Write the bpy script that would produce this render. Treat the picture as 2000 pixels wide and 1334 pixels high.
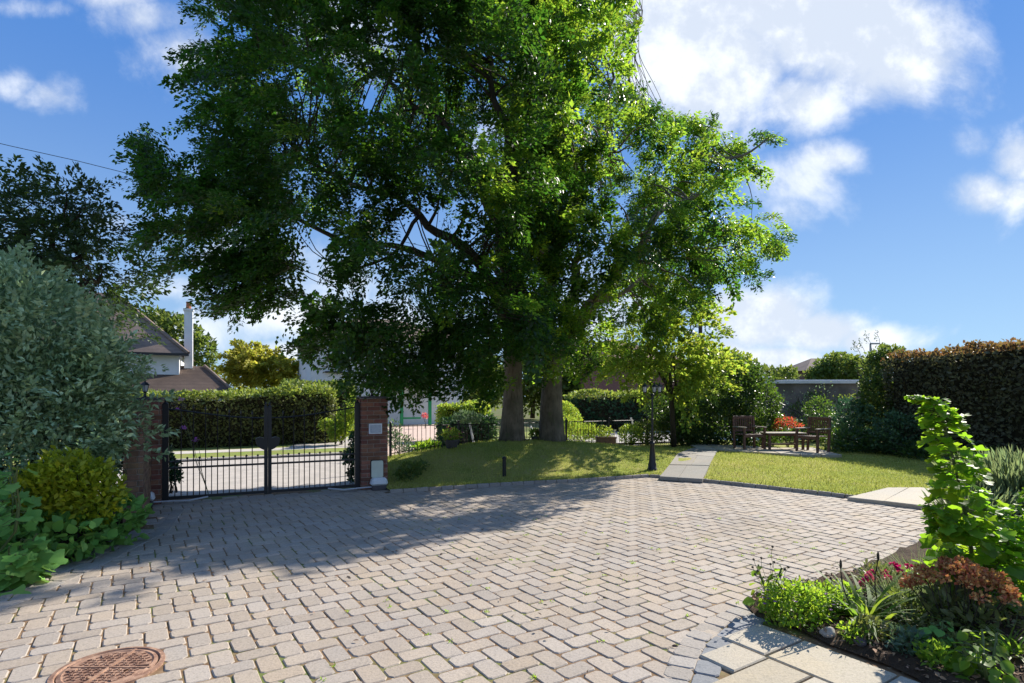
import bpy, math, random
import numpy as np
from mathutils import Vector, Matrix
R = math.radians
for o in list(bpy.data.objects): bpy.data.objects.remove(o)
C = bpy.context.scene.collection
sc = bpy.context.scene
random.seed(7)
rg = np.random.default_rng(11)

# ------------------------------------------------------------------ camera
F = 1114.0; EYE = 1.65; HZ = 775.0
cam = bpy.data.cameras.new('camera'); co = bpy.data.objects.new('camera', cam); C.objects.link(co)
co.location = (0, 0, EYE); co.rotation_euler = (R(90), 0, 0)
cam.sensor_width = 36; cam.lens = 36*F/2000; cam.shift_y = (HZ-667)/2000
cam.clip_end = 6000; cam.clip_start = 0.05
sc.camera = co
# ------------------------------------------------------------------ light
SUN_EL, SUN_AZ = 34.0, 45.0
w = bpy.data.worlds.new('World'); sc.world = w; w.use_nodes = True
sun = bpy.data.lights.new('sun', 'SUN'); sun.energy = 4.8; sun.angle = R(0.5); sun.color = (1.0, .93, .82)
so = bpy.data.objects.new('sun', sun); C.objects.link(so)
sd = Vector((math.sin(R(SUN_AZ))*math.cos(R(SUN_EL)), math.cos(R(SUN_AZ))*math.cos(R(SUN_EL)), math.sin(R(SUN_EL))))
so.rotation_euler = sd.to_track_quat('Z', 'Y').to_euler(); so.location = (20, 20, 30)
sc.view_settings.view_transform = 'Standard'; sc.view_settings.look = 'None'
sc.view_settings.exposure = 0.85; sc.view_settings.gamma = 1
sc.render.engine = 'CYCLES'
sc.cycles.max_bounces = 8; sc.cycles.transmission_bounces = 6; sc.cycles.transparent_max_bounces = 8

class NT:
    def __init__(s, tree): s.t = tree; s.n = tree.nodes; s.l = tree.links
    def new(s, t, **k):
        n = s.n.new(t)
        for a, b in k.items(): setattr(n, a, b)
        return n
    def put(s, v, sock):
        if isinstance(v, bpy.types.NodeSocket): s.l.new(v, sock)
        else: sock.default_value = v
    def m(s, op, a, b=0.0, c=0.0, clamp=False):
        n = s.new('ShaderNodeMath', operation=op); n.use_clamp = clamp
        s.put(a, n.inputs[0]); s.put(b, n.inputs[1])
        if len(n.inputs) > 2: s.put(c, n.inputs[2])
        return n.outputs[0]
    def mix(s, f, a, b, typ='MIX'):
        n = s.new('ShaderNodeMix', data_type='RGBA', blend_type=typ)
        s.put(f, n.inputs[0]); s.put(a if not isinstance(a, tuple) else (*a[:3], 1), n.inputs[6]); s.put(b if not isinstance(b, tuple) else (*b[:3], 1), n.inputs[7])
        return n.outputs[2]
    def noise(s, vec, scale, detail=4, rough=.55, dist=0):
        n = s.new('ShaderNodeTexNoise'); s.put(scale, n.inputs['Scale']); n.inputs['Detail'].default_value = detail
        n.inputs['Roughness'].default_value = rough; n.inputs['Distortion'].default_value = dist
        if vec is not None: s.l.new(vec, n.inputs['Vector'])
        return n.outputs['Fac']
    def ramp(s, f, a, b):
        n = s.new('ShaderNodeMapRange', interpolation_type='SMOOTHSTEP'); s.put(f, n.inputs[0])
        n.inputs[1].default_value = a; n.inputs[2].default_value = b
        return n.outputs[0]

def world_nodes():
    t = NT(w.node_tree)
    for n in list(t.n): t.n.remove(n)
    out = t.new('ShaderNodeOutputWorld'); bg = t.new('ShaderNodeBackground'); t.l.new(bg.outputs[0], out.inputs[0])
    sky = t.new('ShaderNodeTexSky', sky_type='NISHITA'); sky.sun_disc = False
    sky.sun_elevation = R(SUN_EL); sky.sun_rotation = R(SUN_AZ); sky.air_density = 1.0; sky.dust_density = 0.1; sky.ozone_density = 2.6
    tint = t.mix(1.0, sky.outputs[0], (0.68, 0.95, 1.15), 'MULTIPLY')
    tc = t.new('ShaderNodeTexCoord'); sx = t.new('ShaderNodeSeparateXYZ'); t.l.new(tc.outputs['Generated'], sx.inputs[0])
    X, Y, Z = sx.outputs
    grad = t.mix(t.ramp(Z, -.02, .52), (2.5, 3.75, 5.4), (.62, 1.75, 4.6))
    tint = t.mix(.86, tint, grad)
    y = t.m('MAXIMUM', Y, .12)
    u = t.m('DIVIDE', X, y); v = t.m('DIVIDE', Z, y)
    cb = t.new('ShaderNodeCombineXYZ'); t.l.new(u, cb.inputs[0]); t.l.new(v, cb.inputs[1])
    # domain warp
    nz = t.noise(cb.outputs[0], 4.2, 9, .62, .3); nz2 = t.noise(cb.outputs[0], 13, 6, .6)
    nzs = t.noise(cb.outputs[0], 2.0, 4, .5)
    blobs = [ # px, py, rx, ry, weight
        (1480,-60,330,190,1.35),(1660,60,230,140,1.3),(1400,120,190,150,1.15),(1290,60,130,150,1.2),(1770,110,110,90,1.0),(1560,190,120,75,.95),
        (1640,305,90,40,.8),(1560,345,110,70,.6),(1540,420,70,60,.55),(1930,375,80,45,.8),(1990,320,60,60,.8),(1890,280,80,35,.45),(1990,380,60,55,.8),
        (1500,620,125,70,1.35),(1440,600,80,45,1.2),(1600,645,110,48,1.25),(1700,665,110,34,1.1),(1520,705,110,35,1.2),(1420,690,80,60,.8),(1650,700,140,30,.7),
        (90,190,80,45,.75),(30,170,70,40,.7),(300,30,170,60,.62),(360,100,120,70,.72),(230,-20,160,50,.75),(60,15,130,30,.6),(560,-10,200,70,.75),(690,60,160,90,.6),
        (330,560,130,40,.7),(470,500,200,60,.55),(560,620,190,50,.72),(380,640,170,50,.6),(640,560,180,90,.45),(230,440,60,25,.55),(560,690,80,30,.8),(900,640,300,110,.6),(1180,620,160,110,.75),(1050,300,200,200,.6)]
    acc = None
    for (bx, by, rx, ry, wt) in blobs:
        du = t.m('MULTIPLY_ADD', u, F/rx, -(bx-1000)/rx); dv = t.m('MULTIPLY_ADD', v, F/ry, -(HZ-by)/ry)
        d = t.m('MULTIPLY_ADD', dv, dv, t.m('MULTIPLY', du, du))
        e = t.m('MULTIPLY', t.m('POWER', 2.718, t.m('MULTIPLY', d, -0.9)), wt)
        acc = e if acc is None else t.m('MAXIMUM', acc, e)
    g = t.m('ADD', acc, t.m('MULTIPLY_ADD', t.m('SUBTRACT', nz, .5), 1.9, t.m('MULTIPLY', t.m('SUBTRACT', nz2, .5), .35)))
    mask = t.ramp(g, .22, .98)
    front = t.ramp(Y, .05, .3); up = t.ramp(Z, -.02, .02)
    mask = t.m('MULTIPLY', mask, front)
    back = t.m('MULTIPLY', t.ramp(t.noise(tc.outputs['Generated'], 2.1, 7, .6), .44, .66), t.m('MULTIPLY', .6, t.m('SUBTRACT', 1.0, front)))  # unseen clouds behind the camera, added for whiter fill light
    mask = t.m('MULTIPLY', t.m('ADD', mask, back), up)
    shade = t.ramp(t.m('ADD', nz2, t.m('SUBTRACT', nzs, .5)), .38, .62)
    cloud = t.mix(shade, (4.9, 5.4, 6.2), (6.8, 7.1, 7.5))
    tot = t.mix(t.m('MULTIPLY', mask, .93), tint, cloud)
    t.l.new(tot, bg.inputs[0]); bg.inputs[1].default_value = 0.088
world_nodes()

# ------------------------------------------------------------------ helpers
def P(px, py, Z): return Vector(((px-1000)/F*Z, Z, EYE-(py-HZ)/F*Z))
def G(px, py, h=0.0):
    Z = (EYE-h)*F/(py-HZ); return Vector(((px-1000)/F*Z, Z, h))

def tag(o, label=None, cat=None, group=None, kind=None):
    if label: o['label'] = label
    if cat: o['category'] = cat
    if group: o['group'] = group
    if kind: o['kind'] = kind
    return o
def empty(name, loc, label, cat, group=None, rz=0):
    o = bpy.data.objects.new(name, None); C.objects.link(o); o.location = loc; o.rotation_euler = (0, 0, rz)
    o.empty_display_size = .1
    bpy.context.view_layer.update() if False else None
    return tag(o, label, cat, group)
def mesh_obj(name, me, parent=None, loc=None, smooth=False):
    o = bpy.data.objects.new(name, me); C.objects.link(o)
    if parent is not None: o.parent = parent
    if loc is not None: o.location = loc
    if smooth:
        me.polygons.foreach_set('use_smooth', [True]*len(me.polygons))
    return o

class MB:
    """mesh builder; world coords unless given org"""
    def __init__(s, org=(0, 0, 0), rz=0.0):
        s.v = []; s.f = []; s.mi = []; s.org = Vector(org); s.rz = rz; s.cur = 0
    def face(s, pts):
        b = len(s.v); s.v += [tuple(p) for p in pts]; s.f.append(tuple(range(b, b+len(pts)))); s.mi.append(s.cur)
    def raw(s, vs, fs):
        b = len(s.v); s.v += [tuple(p) for p in vs]
        for f in fs: s.f.append(tuple(b+i for i in f)); s.mi.append(s.cur)
    def box(s, c, d, rz=0, rx=0, ry=0, bev=0.0, taper=1.0):
        hx, hy, hz = d[0]/2, d[1]/2, d[2]/2
        M = Matrix.Translation(c) @ Matrix.Rotation(rz, 4, 'Z') @ Matrix.Rotation(ry, 4, 'Y') @ Matrix.Rotation(rx, 4, 'X')
        if bev <= 0:
            vs = [Vector((x*hx*(taper if z > 0 else 1), y*hy*(taper if z > 0 else 1), z*hz)) for z in (-1, 1) for (x, y) in ((-1, -1), (1, -1), (1, 1), (-1, 1))]
            fs = [(3, 2, 1, 0), (4, 5, 6, 7), (0, 1, 5, 4), (1, 2, 6, 5), (2, 3, 7, 6), (3, 0, 4, 7)]
        else:
            b = min(bev, hx*.9, hy*.9, hz*.9)
            vs = []
            for sx in (-1, 1):
                for sy in (-1, 1):
                    for sz in (-1, 1):
                        tp = taper if sz > 0 else 1
                        vs.append(Vector((sx*hx*tp, sy*(hy*tp-b), sz*(hz-b)))); vs.append(Vector((sx*(hx*tp-b), sy*hy*tp, sz*(hz-b)))); vs.append(Vector((sx*(hx*tp-b), sy*(hy*tp-b), sz*hz)))
            def I(x, y, z, k): return ((x*2+y)*2+z)*3+k
            fs = [(I(0,0,0,0),I(0,0,1,0),I(0,1,1,0),I(0,1,0,0)),(I(1,0,0,0),I(1,1,0,0),I(1,1,1,0),I(1,0,1,0)),
                  (I(0,0,0,1),I(1,0,0,1),I(1,0,1,1),I(0,0,1,1)),(I(0,1,0,1),I(0,1,1,1),I(1,1,1,1),I(1,1,0,1)),
                  (I(0,0,0,2),I(0,1,0,2),I(1,1,0,2),I(1,0,0,2)),(I(0,0,1,2),I(1,0,1,2),I(1,1,1,2),I(0,1,1,2))]
            for x in (0, 1):
                for y in (0, 1):
                    f = (I(x,y,0,0),I(x,y,0,1),I(x,y,1,1),I(x,y,1,0)); fs.append(f if x == y else f[::-1])
                for z in (0, 1):
                    f = (I(x,0,z,0),I(x,0,z,2),I(x,1,z,2),I(x,1,z,0)); fs.append(f[::-1] if x == z else f)
            for y in (0, 1):
                for z in (0, 1):
                    f = (I(0,y,z,1),I(0,y,z,2),I(1,y,z,2),I(1,y,z,1)); fs.append(f if y == z else f[::-1])
            for x in (0, 1):
                for y in (0, 1):
                    for z in (0, 1):
                        f = (I(x,y,z,0),I(x,y,z,1),I(x,y,z,2)); fs.append(f if (x+y+z) % 2 else f[::-1])
        s.raw([M @ p for p in vs], fs)
    def tube(s, pts, rad, n=8, cap=True):
        pts = [Vector(p) for p in pts]; m = len(pts)
        if not hasattr(rad, '__len__'): rad = [rad]*m
        up = Vector((0, 0, 1)); vs = []; pu = None
        for i, p in enumerate(pts):
            d = (pts[min(i+1, m-1)]-pts[max(i-1, 0)]).normalized()
            if pu is None:
                a = up if abs(d.z) < .9 else Vector((1, 0, 0)); pu = d.cross(a).normalized()
            else:
                pu = (pu - d*pu.dot(d)).normalized()
            q = d.cross(pu)
            for k in range(n):
                an = 2*math.pi*k/n; vs.append(p + (pu*math.cos(an)+q*math.sin(an))*rad[i])
        fs = [(i*n+k, i*n+(k+1) % n, (i+1)*n+(k+1) % n, (i+1)*n+k) for i in range(m-1) for k in range(n)]
        if cap: fs += [tuple(range(n))[::-1], tuple((m-1)*n+k for k in range(n))]
        s.raw(vs, fs)
    def lathe(s, c, prof, n=12, sq=False):
        vs = []; off = math.pi/n if sq else 0
        for (r, z) in prof:
            for k in range(n):
                a = 2*math.pi*k/n+off; vs.append(Vector(c)+Vector((r*math.cos(a), r*math.sin(a), z)))
        m = len(prof)
        fs = [(i*n+k, i*n+(k+1) % n, (i+1)*n+(k+1) % n, (i+1)*n+k) for i in range(m-1) for k in range(n)]
        fs += [tuple(range(n))[::-1], tuple((m-1)*n+k for k in range(n))]
        s.raw(vs, fs)
    def build(s, name, mat, parent=None, smooth=False, local=False):
        """local: verts are already in parent's / own local frame. else world verts, object origin put at org"""
        me = bpy.data.meshes.new(name)
        vs = s.v
        loc = (0, 0, 0)
        if not local:
            if parent is not None:
                pm = chain(parent).inverted(); vs = [tuple(pm @ Vector(p)) for p in vs]
            else:
                a = np.array(vs); loc = Vector(((a[:, 0].min()+a[:, 0].max())/2, (a[:, 1].min()+a[:, 1].max())/2, a[:, 2].min()))
                vs = [tuple(Vector(p)-loc) for p in vs]
        me.from_pydata(vs, [], s.f)
        for m in (mat if isinstance(mat, (list, tuple)) else [mat]): me.materials.append(m)
        if isinstance(mat, (list, tuple)): me.polygons.foreach_set('material_index', s.mi)
        me.update()
        return mesh_obj(name, me, parent, loc, smooth)
def chain(o):
    M = Matrix.Translation(o.location) @ o.rotation_euler.to_matrix().to_4x4() @ Matrix.Diagonal((*o.scale, 1))
    return chain(o.parent) @ M if o.parent else M

# ---- leaves
def fan(pts, zc=.0):
    v = [(0, .0, 0)]+list(pts); return np.array(v, float), [(0, i, i+1) for i in range(1, len(pts))]
T_DIAM = (np.array([(0, 0, 0), (.5, .42, .10), (0, 1, -.05), (-.5, .42, .10)], float), [(0, 1, 2), (0, 2, 3)])
T_OVAL = (np.array([(0, 0, 0), (.36, .2, .07), (.5, .5, .10), (.3, .82, .03), (0, 1.05, -.06), (-.3, .82, .03), (-.5, .5, .10), (-.36, .2, .07)], float), [(0, 1, 2, 3, 4), (0, 4, 5, 6, 7)])
_l = []
for k in range(21):
    a = -2.35+4.7*k/20
    r = .52+.10*math.cos(a*5.2)+(.022 if k % 2 else -.015)
    _l.append((math.sin(a)*r*1.0, .42+math.cos(a)*r, .05*math.cos(a*5)+.10*abs(math.sin(a))))
T_LOBE = (np.array([(0, .30, -.04), (0, .06, 0)]+_l, float), [(0, i, i+1) for i in range(1, 22)]+[(0, 22, 1)])
def _strap(n=6, curl=.35):
    v = []
    for i in range(n+1):
        t = i/n; wd = .5*(1-t**2.2)+.02
        v += [(-wd, t, -curl*t*t), (0, t, -curl*t*t-.0), (wd, t, -curl*t*t)]
    f = []
    for i in range(n): 
        b = i*3; f += [(b, b+1, b+4, b+3), (b+1, b+2, b+5, b+4)]
    return np.array(v, float), f
T_STRAP = _strap(); T_STRAP2 = _strap(7, .75)
def norm(a): return a/np.maximum(np.linalg.norm(a, axis=-1, keepdims=True), 1e-9)
def leaf_arrays(c, d, n, ln, wd, T):
    tv, tf = T
    d = norm(d); s = norm(np.cross(d, n)); n2 = np.cross(s, d)
    V = c[:, None, :] + s[:, None, :]*(tv[None, :, 0, None]*wd[:, None, None]) + d[:, None, :]*(tv[None, :, 1, None]*ln[:, None, None]) + n2[:, None, :]*(tv[None, :, 2, None]*ln[:, None, None])
    return V
def leaves_obj(name, sets, mat, parent=None, origin=(0, 0, 0), extra=None):
    """sets: list of (c,d,n,ln,wd,T, material index)"""
    Vs = []; Ls = []; LS = []; MI = []; off = 0
    for st in sets:
        c, d, n, ln, wd, T = st[:6]; mi = st[6] if len(st) > 6 else 0
        V = leaf_arrays(c, d, n, ln, wd, T); N, K = V.shape[:2]
        Vs.append(V.reshape(-1, 3))
        base = off+np.arange(N)[:, None]*K
        fl = np.concatenate([np.array(f) for f in T[1]]); sz = np.array([len(f) for f in T[1]])
        Ls.append((base+fl[None, :]).reshape(-1)); LS.append(np.tile(sz, N)); MI.append(np.full(N*len(sz), mi)); off += N*K
    V = np.concatenate(Vs); L = np.concatenate(Ls).astype(np.int32); S = np.concatenate(LS).astype(np.int32); MI = np.concatenate(MI).astype(np.int32)
    if parent is not None: org = chain(parent).translation
    else: org = Vector(origin)
    V = V-np.array(org)
    me = bpy.data.meshes.new(name)
    me.vertices.add(len(V)); me.vertices.foreach_set('co', V.astype(np.float32).ravel())
    me.loops.add(len(L)); me.loops.foreach_set('vertex_index', L)
    me.polygons.add(len(S)); st = np.concatenate([[0], np.cumsum(S)[:-1]]).astype(np.int32)
    me.polygons.foreach_set('loop_start', st); me.polygons.foreach_set('loop_total', S); me.polygons.foreach_set('material_index', MI)
    for m in (mat if isinstance(mat, (list, tuple)) else [mat]): me.materials.append(m)
    me.update(calc_edges=True); me.validate()
    return mesh_obj(name, me, parent, None if parent is not None else org)
def rdir(n, up=0.0):
    a = rg.normal(size=(n, 3)); a[:, 2] += up; return norm(a)
def blob(ells, n, ln, wd=None, T=T_DIAM, shell=.55, up=.4, out=.6, jit=.35, zmin=0.02, droop=0.0, fac=.0, mi=0):
    """leaves in lumpy union of ellipsoids [(cx,cy,cz,rx,ry,rz)]"""
    E = np.array(ells, float); vol = (E[:, 3]*E[:, 4]*E[:, 5])**.67; idx = rg.choice(len(E), n, p=vol/vol.sum())
    dr = rdir(n); rad = shell+(1-shell)*rg.random(n)**.6
    lump = 1+.13*np.sin(dr[:, 0]*7+idx*1.7)*np.sin(dr[:, 1]*6+idx)*1.0+.10*np.sin(dr[:, 2]*11+dr[:, 0]*5+idx*2.3)+.05*np.sin(dr[:, 0]*23+dr[:, 2]*19)
    c = E[idx, :3]+dr*E[idx, 3:]*(rad*lump)[:, None]
    k = c[:, 2] > zmin; c = c[k]; dr = dr[k]; m = len(c)
    d = norm(dr*out+rdir(m)*.8+np.array([0, 0, up-droop]))
    nn = norm(rdir(m)*.7+np.array([0, 0, .8])+dr*.3)
    l = ln*(.7+.6*rg.random(m)); wd = wd or ln*.6
    return (c, d, nn, l, l*wd/ln, T, mi)

# ------------------------------------------------------------------ materials
def newmat(name):
    m = bpy.data.materials.new(name); m.use_nodes = True; t = NT(m.node_tree)
    for n in list(t.n): t.n.remove(n)
    out = t.new('ShaderNodeOutputMaterial'); b = t.new('ShaderNodeBsdfPrincipled'); t.l.new(b.outputs[0], out.inputs[0])
    return m, t, b, out
def coordvec(t, kind='obj'):
    if kind == 'pos': return t.new('ShaderNodeNewGeometry').outputs['Position']
    return t.new('ShaderNodeTexCoord').outputs['Object']
def mat(name, col, rough=.7, var=.15, scale=8, col2=None, bump=0.0, bscale=40, metal=0.0, island=0.0, spec=.5, kind='obj', lo=.35, hi=.65, coat=0):
    m, t, b, out = newmat(name); v = coordvec(t, kind)
    f = t.ramp(t.noise(v, scale, 6, .6), lo, hi)
    c2 = col2 or tuple(x*(1-var) for x in col); c = t.mix(f, c2, col)
    f2 = t.noise(v, scale*7, 4, .6); c = t.mix(t.m('MULTIPLY', f2, var*.9), c, tuple(x*.45 for x in col))
    if island:
        r = t.new('ShaderNodeNewGeometry').outputs['Random Per Island']
        h = t.new('ShaderNodeHueSaturation'); t.l.new(c, h.inputs['Color'])
        t.l.new(t.m('MULTIPLY_ADD', r, island*2, 1-island), h.inputs['Value']); 
        r2 = t.m('FRACT', t.m('MULTIPLY', r, 37.3)); t.l.new(t.m('MULTIPLY_ADD', r2, .03*min(1, island*4), .5-.015*min(1, island*4)), h.inputs['Hue']); c = h.outputs[0]
    t.l.new(c, b.inputs['Base Color']); b.inputs['Roughness'].default_value = rough; b.inputs['Metallic'].default_value = metal
    b.inputs['Specular IOR Level'].default_value = spec
    if coat: b.inputs['Coat Weight'].default_value = coat
    if bump:
        bp = t.new('ShaderNodeBump'); bp.inputs['Strength'].default_value = bump; bp.inputs['Distance'].default_value = .02
        t.l.new(t.noise(v, bscale, 6, .65), bp.inputs['Height']); t.l.new(bp.outputs[0], b.inputs['Normal'])
    return m
def leafmat(name, c1, c2, trans, tw=.45, rough=.5, hue=.03, scale=1.3, spec=.35):
    """leaf: diffuse/gloss front + translucent light through it"""
    m, t, b, out = newmat(name); v = coordvec(t, 'pos')
    r = t.new('ShaderNodeNewGeometry').outputs['Random Per Island']
    f = t.ramp(t.m('ADD', t.noise(v, scale, 3, .5), t.m('MULTIPLY', t.m('SUBTRACT', r, .5), .5)), .3, .7)
    c = t.mix(f, c1, c2)
    h = t.new('ShaderNodeHueSaturation'); t.l.new(c, h.inputs['Color'])
    t.l.new(t.m('MULTIPLY_ADD', r, hue*2, .5-hue), h.inputs['Hue']); t.l.new(t.m('MULTIPLY_ADD', t.m('FRACT', t.m('MULTIPLY', r, 53.7)), .6, .7), h.inputs['Value'])
    t.l.new(h.outputs[0], b.inputs['Base Color']); b.inputs['Roughness'].default_value = rough; b.inputs['Specular IOR Level'].default_value = spec
    tr = t.new('ShaderNodeBsdfTranslucent'); h2 = t.new('ShaderNodeHueSaturation'); h2.inputs['Color'].default_value = (*trans, 1)
    t.l.new(t.m('MULTIPLY_ADD', r, hue*2, .5-hue), h2.inputs['Hue']); t.l.new(t.m('MULTIPLY_ADD', t.m('FRACT', t.m('MULTIPLY', r, 91.7)), .5, .75), h2.inputs['Value'])
    t.l.new(h2.outputs[0], tr.inputs[0])
    mx = t.new('ShaderNodeMixShader'); mx.inputs[0].default_value = tw
    t.l.new(b.outputs[0], mx.inputs[1]); t.l.new(tr.outputs[0], mx.inputs[2]); t.l.new(mx.outputs[0], out.inputs[0])
    return m

M = {}
def paving_mat(name, base, dark, warm):
    m, t, b, out = newmat(name); v = coordvec(t, 'pos')
    r = t.new('ShaderNodeNewGeometry').outputs['Random Per Island']
    c = t.mix(t.ramp(t.noise(v, 1.1, 4, .6), .35, .7), base, warm)
    c = t.mix(t.m('MULTIPLY', t.ramp(t.noise(v, 60, 5, .7), .42, .72), .55), c, dark)
    c = t.mix(t.m('MULTIPLY', t.ramp(t.noise(v, 150, 3, .6), .67, .74), .7), c, (.72, .70, .66))
    c = t.mix(t.m('MULTIPLY', t.ramp(t.noise(v, 9, 5, .6), .56, .75), .35), c, dark)
    c = t.mix(t.m('MULTIPLY', t.ramp(t.noise(v, .45, 5, .65, .6), .48, .70), .30), c, dark)
    c = t.mix(t.m('MULTIPLY', t.ramp(t.noise(v, 3.3, 3, .5), .70, .76), .6), c, dark)
    h = t.new('ShaderNodeHueSaturation'); t.l.new(c, h.inputs['Color'])
    t.l.new(t.m('MULTIPLY_ADD', r, .17, .92), h.inputs['Value'])
    t.l.new(t.m('MULTIPLY_ADD', t.m('FRACT', t.m('MULTIPLY', r, 17.3)), .35, .8), h.inputs['Saturation'])
    t.l.new(h.outputs[0], b.inputs['Base Color']); b.inputs['Roughness'].default_value = .82; b.inputs['Specular IOR Level'].default_value = .3
    bp = t.new('ShaderNodeBump'); bp.inputs['Strength'].default_value = .5; bp.inputs['Distance'].default_value = .006
    hh = t.m('ADD', t.noise(v, 28, 5, .6), t.m('MULTIPLY', t.noise(v, 110, 4, .7), .5)); t.l.new(hh, bp.inputs['Height']); t.l.new(bp.outputs[0], b.inputs['Normal'])
    return m
M['block'] = paving_mat('block_paving', (.38, .325, .27), (.18, .152, .125), (.415, .345, .27))
M['border'] = paving_mat('border_paving', (.33, .30, .265), (.15, .14, .13), (.36, .31, .26))
M['blue_stone'] = paving_mat('blue_stone', (.20, .215, .235), (.11, .12, .14), (.24, .24, .24))
M['slab'] = paving_mat('sandstone_slab', (.40, .36, .29), (.19, .17, .13), (.45, .38, .27))
M['slab_grey'] = paving_mat('grey_slab', (.25, .24, .215), (.13, .125, .11), (.28, .25, .21))
def joint_mat():
    m, t, b, out = newmat('joint_sand'); v = coordvec(t, 'pos')
    c = t.mix(t.ramp(t.noise(v, 14, 5, .6), .4, .65), (.15, .085, .04), (.25, .16, .085))
    c = t.mix(t.ramp(t.noise(v, 1.1, 5, .7), .49, .60), c, (.12, .15, .03))
    c = t.mix(t.ramp(t.noise(v, 22, 2, .5), .66, .72), c, (.5, .42, .28))
    t.l.new(c, b.inputs['Base Color']); b.inputs['Roughness'].default_value = .95; return m
M['joint'] = joint_mat()
def lawn_mat():
    m, t, b, out = newmat('lawn'); v = coordvec(t, 'pos')
    f = t.ramp(t.noise(v, .55, 6, .62), .38, .66)
    c = t.mix(f, (.28, .34, .065), (.50, .44, .15))
    c = t.mix(t.ramp(t.noise(v, 3.2, 5, .65), .5, .74), c, (.47, .39, .18))
    c = t.mix(t.m('MULTIPLY', t.ramp(t.noise(v, 55, 4, .7), .4, .7), .5), c, (.14, .18, .04))
    c = t.mix(t.ramp(t.noise(v, 18, 3, .5), .72, .76), c, (.7, .66, .45))
    t.l.new(c, b.inputs['Base Color']); b.inputs['Roughness'].default_value = .95; b.inputs['Specular IOR Level'].default_value = .1
    bp = t.new('ShaderNodeBump'); bp.inputs['Strength'].default_value = .8; bp.inputs['Distance'].default_value = .03
    t.l.new(t.noise(v, 45, 6, .75), bp.inputs['Height']); t.l.new(bp.outputs[0], b.inputs['Normal']); return m
M['lawn'] = lawn_mat()
M['blade'] = leafmat('grass_blade', (.28, .35, .065), (.52, .46, .16), (.50, .56, .12), .35, .7, .02, .6, .1)
M['verge'] = mat('verge_grass', (.22, .30, .07), .95, .3, 2, (.28, .27, .10), .6, 30, kind='pos', spec=.1)
M['asphalt'] = mat('road_asphalt', (.52, .48, .45), .9, .18, 3, (.44, .41, .385), .4, 60, kind='pos', spec=.2)
M['neigh_drive'] = mat('neighbour_gravel', (.66, .50, .41), .95, .15, 3, None, .4, 50, kind='pos', spec=.2)
M['pavement'] = mat('pavement', (.58, .54, .50), .9, .15, 2, None, .3, 40, kind='pos', spec=.2)
M['earth'] = mat('ground_earth', (.14, .13, .06), .95, .3, .4, (.10, .14, .04), .3, 5, kind='pos', spec=.1)
M['soil'] = mat('garden_soil', (.085, .055, .035), .95, .4, 12, (.045, .03, .02), 1.0, 35, kind='pos', spec=.15)
M['bark_chip'] = mat('bark_chips', (.30, .19, .12), .9, .3, 30, island=.5, kind='pos')
M['brick'] = mat('brick', (.28, .125, .08), .85, .3, 9, (.19, .09, .065), .4, 60, island=.30, kind='pos', spec=.2)
M['brick_dark'] = mat('brick_brown', (.28, .165, .10), .85, .3, 9, (.19, .12, .08), .4, 60, island=.28, kind='pos', spec=.2)
M['mortar'] = mat('mortar', (.30, .25, .20), .9, .15, 20, bump=.3, bscale=80)
M['cap'] = mat('coping_stone', (.10, .09, .095), .8, .2, 12, bump=.4, bscale=60)
M['iron'] = mat('black_iron', (.012, .012, .015), .45, .3, 30, metal=0, spec=.5)
M['white_plastic'] = mat('white_plastic', (.72, .75, .78), .45, .08, 10)
M['cream'] = mat('cream_plastic', (.62, .66, .55), .5, .08, 10)
M['sign_grey'] = mat('plaque_grey', (.42, .47, .54), .5, .1, 20)
M['cable'] = mat('cable', (.5, .52, .56), .5, .1, 20)
def bark_mat():
    m, t, b, out = newmat('beech_bark'); v = coordvec(t, 'pos'); mp = t.new('ShaderNodeMapping'); t.l.new(v, mp.inputs[0]); mp.inputs['Scale'].default_value = (1, 1, .22)
    c = t.mix(t.ramp(t.noise(v, 2.4, 6, .6), .35, .68), (.25, .20, .15), (.13, .115, .085))
    c = t.mix(t.m('MULTIPLY', t.ramp(t.noise(mp.outputs[0], 16, 6, .7), .45, .7), .75), c, (.065, .055, .04))
    c = t.mix(t.m('MULTIPLY', t.ramp(t.noise(v, 5, 4, .6), .58, .7), .5), c, (.10, .13, .05))
    t.l.new(c, b.inputs['Base Color']); b.inputs['Roughness'].default_value = .9; b.inputs['Specular IOR Level'].default_value = .15
    bp = t.new('ShaderNodeBump'); bp.inputs['Strength'].default_value = .9; bp.inputs['Distance'].default_value = .03
    t.l.new(t.noise(mp.outputs[0], 22, 6, .7), bp.inputs['Height']); t.l.new(bp.outputs[0], b.inputs['Normal']); return m
M['bark'] = bark_mat()
M['bark_dark'] = mat('dark_bark', (.07, .055, .04), .9, .3, 5, bump=.5, bscale=25, kind='pos', spec=.2)
M['beech'] = leafmat('beech_leaves_shaded', (.005, .014, .004), (.015, .034, .006), (.16, .40, .03), .30, .42, .02, .7)  # near-black tones put the crown's shade into the leaf colour
M['beech_lit'] = leafmat('beech_leaves_lit', (.022, .055, .010), (.065, .115, .018), (.42, .66, .05), .52, .42, .025, .7)  # lighter copy of the beech leaves, sunlight put into the colour
M['dark_leaf'] = leafmat('dark_tree_leaves', (.018, .045, .015), (.04, .07, .02), (.10, .18, .03), .3, .45, .02, .8)
M['olive_leaf'] = leafmat('grey_green_leaves', (.19, .31, .16), (.50, .60, .36), (.32, .46, .18), .28, .8, .035, 2.2, .12)
M['yellow_leaf'] = leafmat('yellow_green_leaves', (.18, .24, .012), (.48, .46, .03), (.45, .55, .03), .4, .5, .02, 3)
M['mallow'] = leafmat('mallow_leaves', (.11, .30, .05), (.24, .46, .10), (.26, .42, .10), .35, .6, .015, 3)
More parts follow.
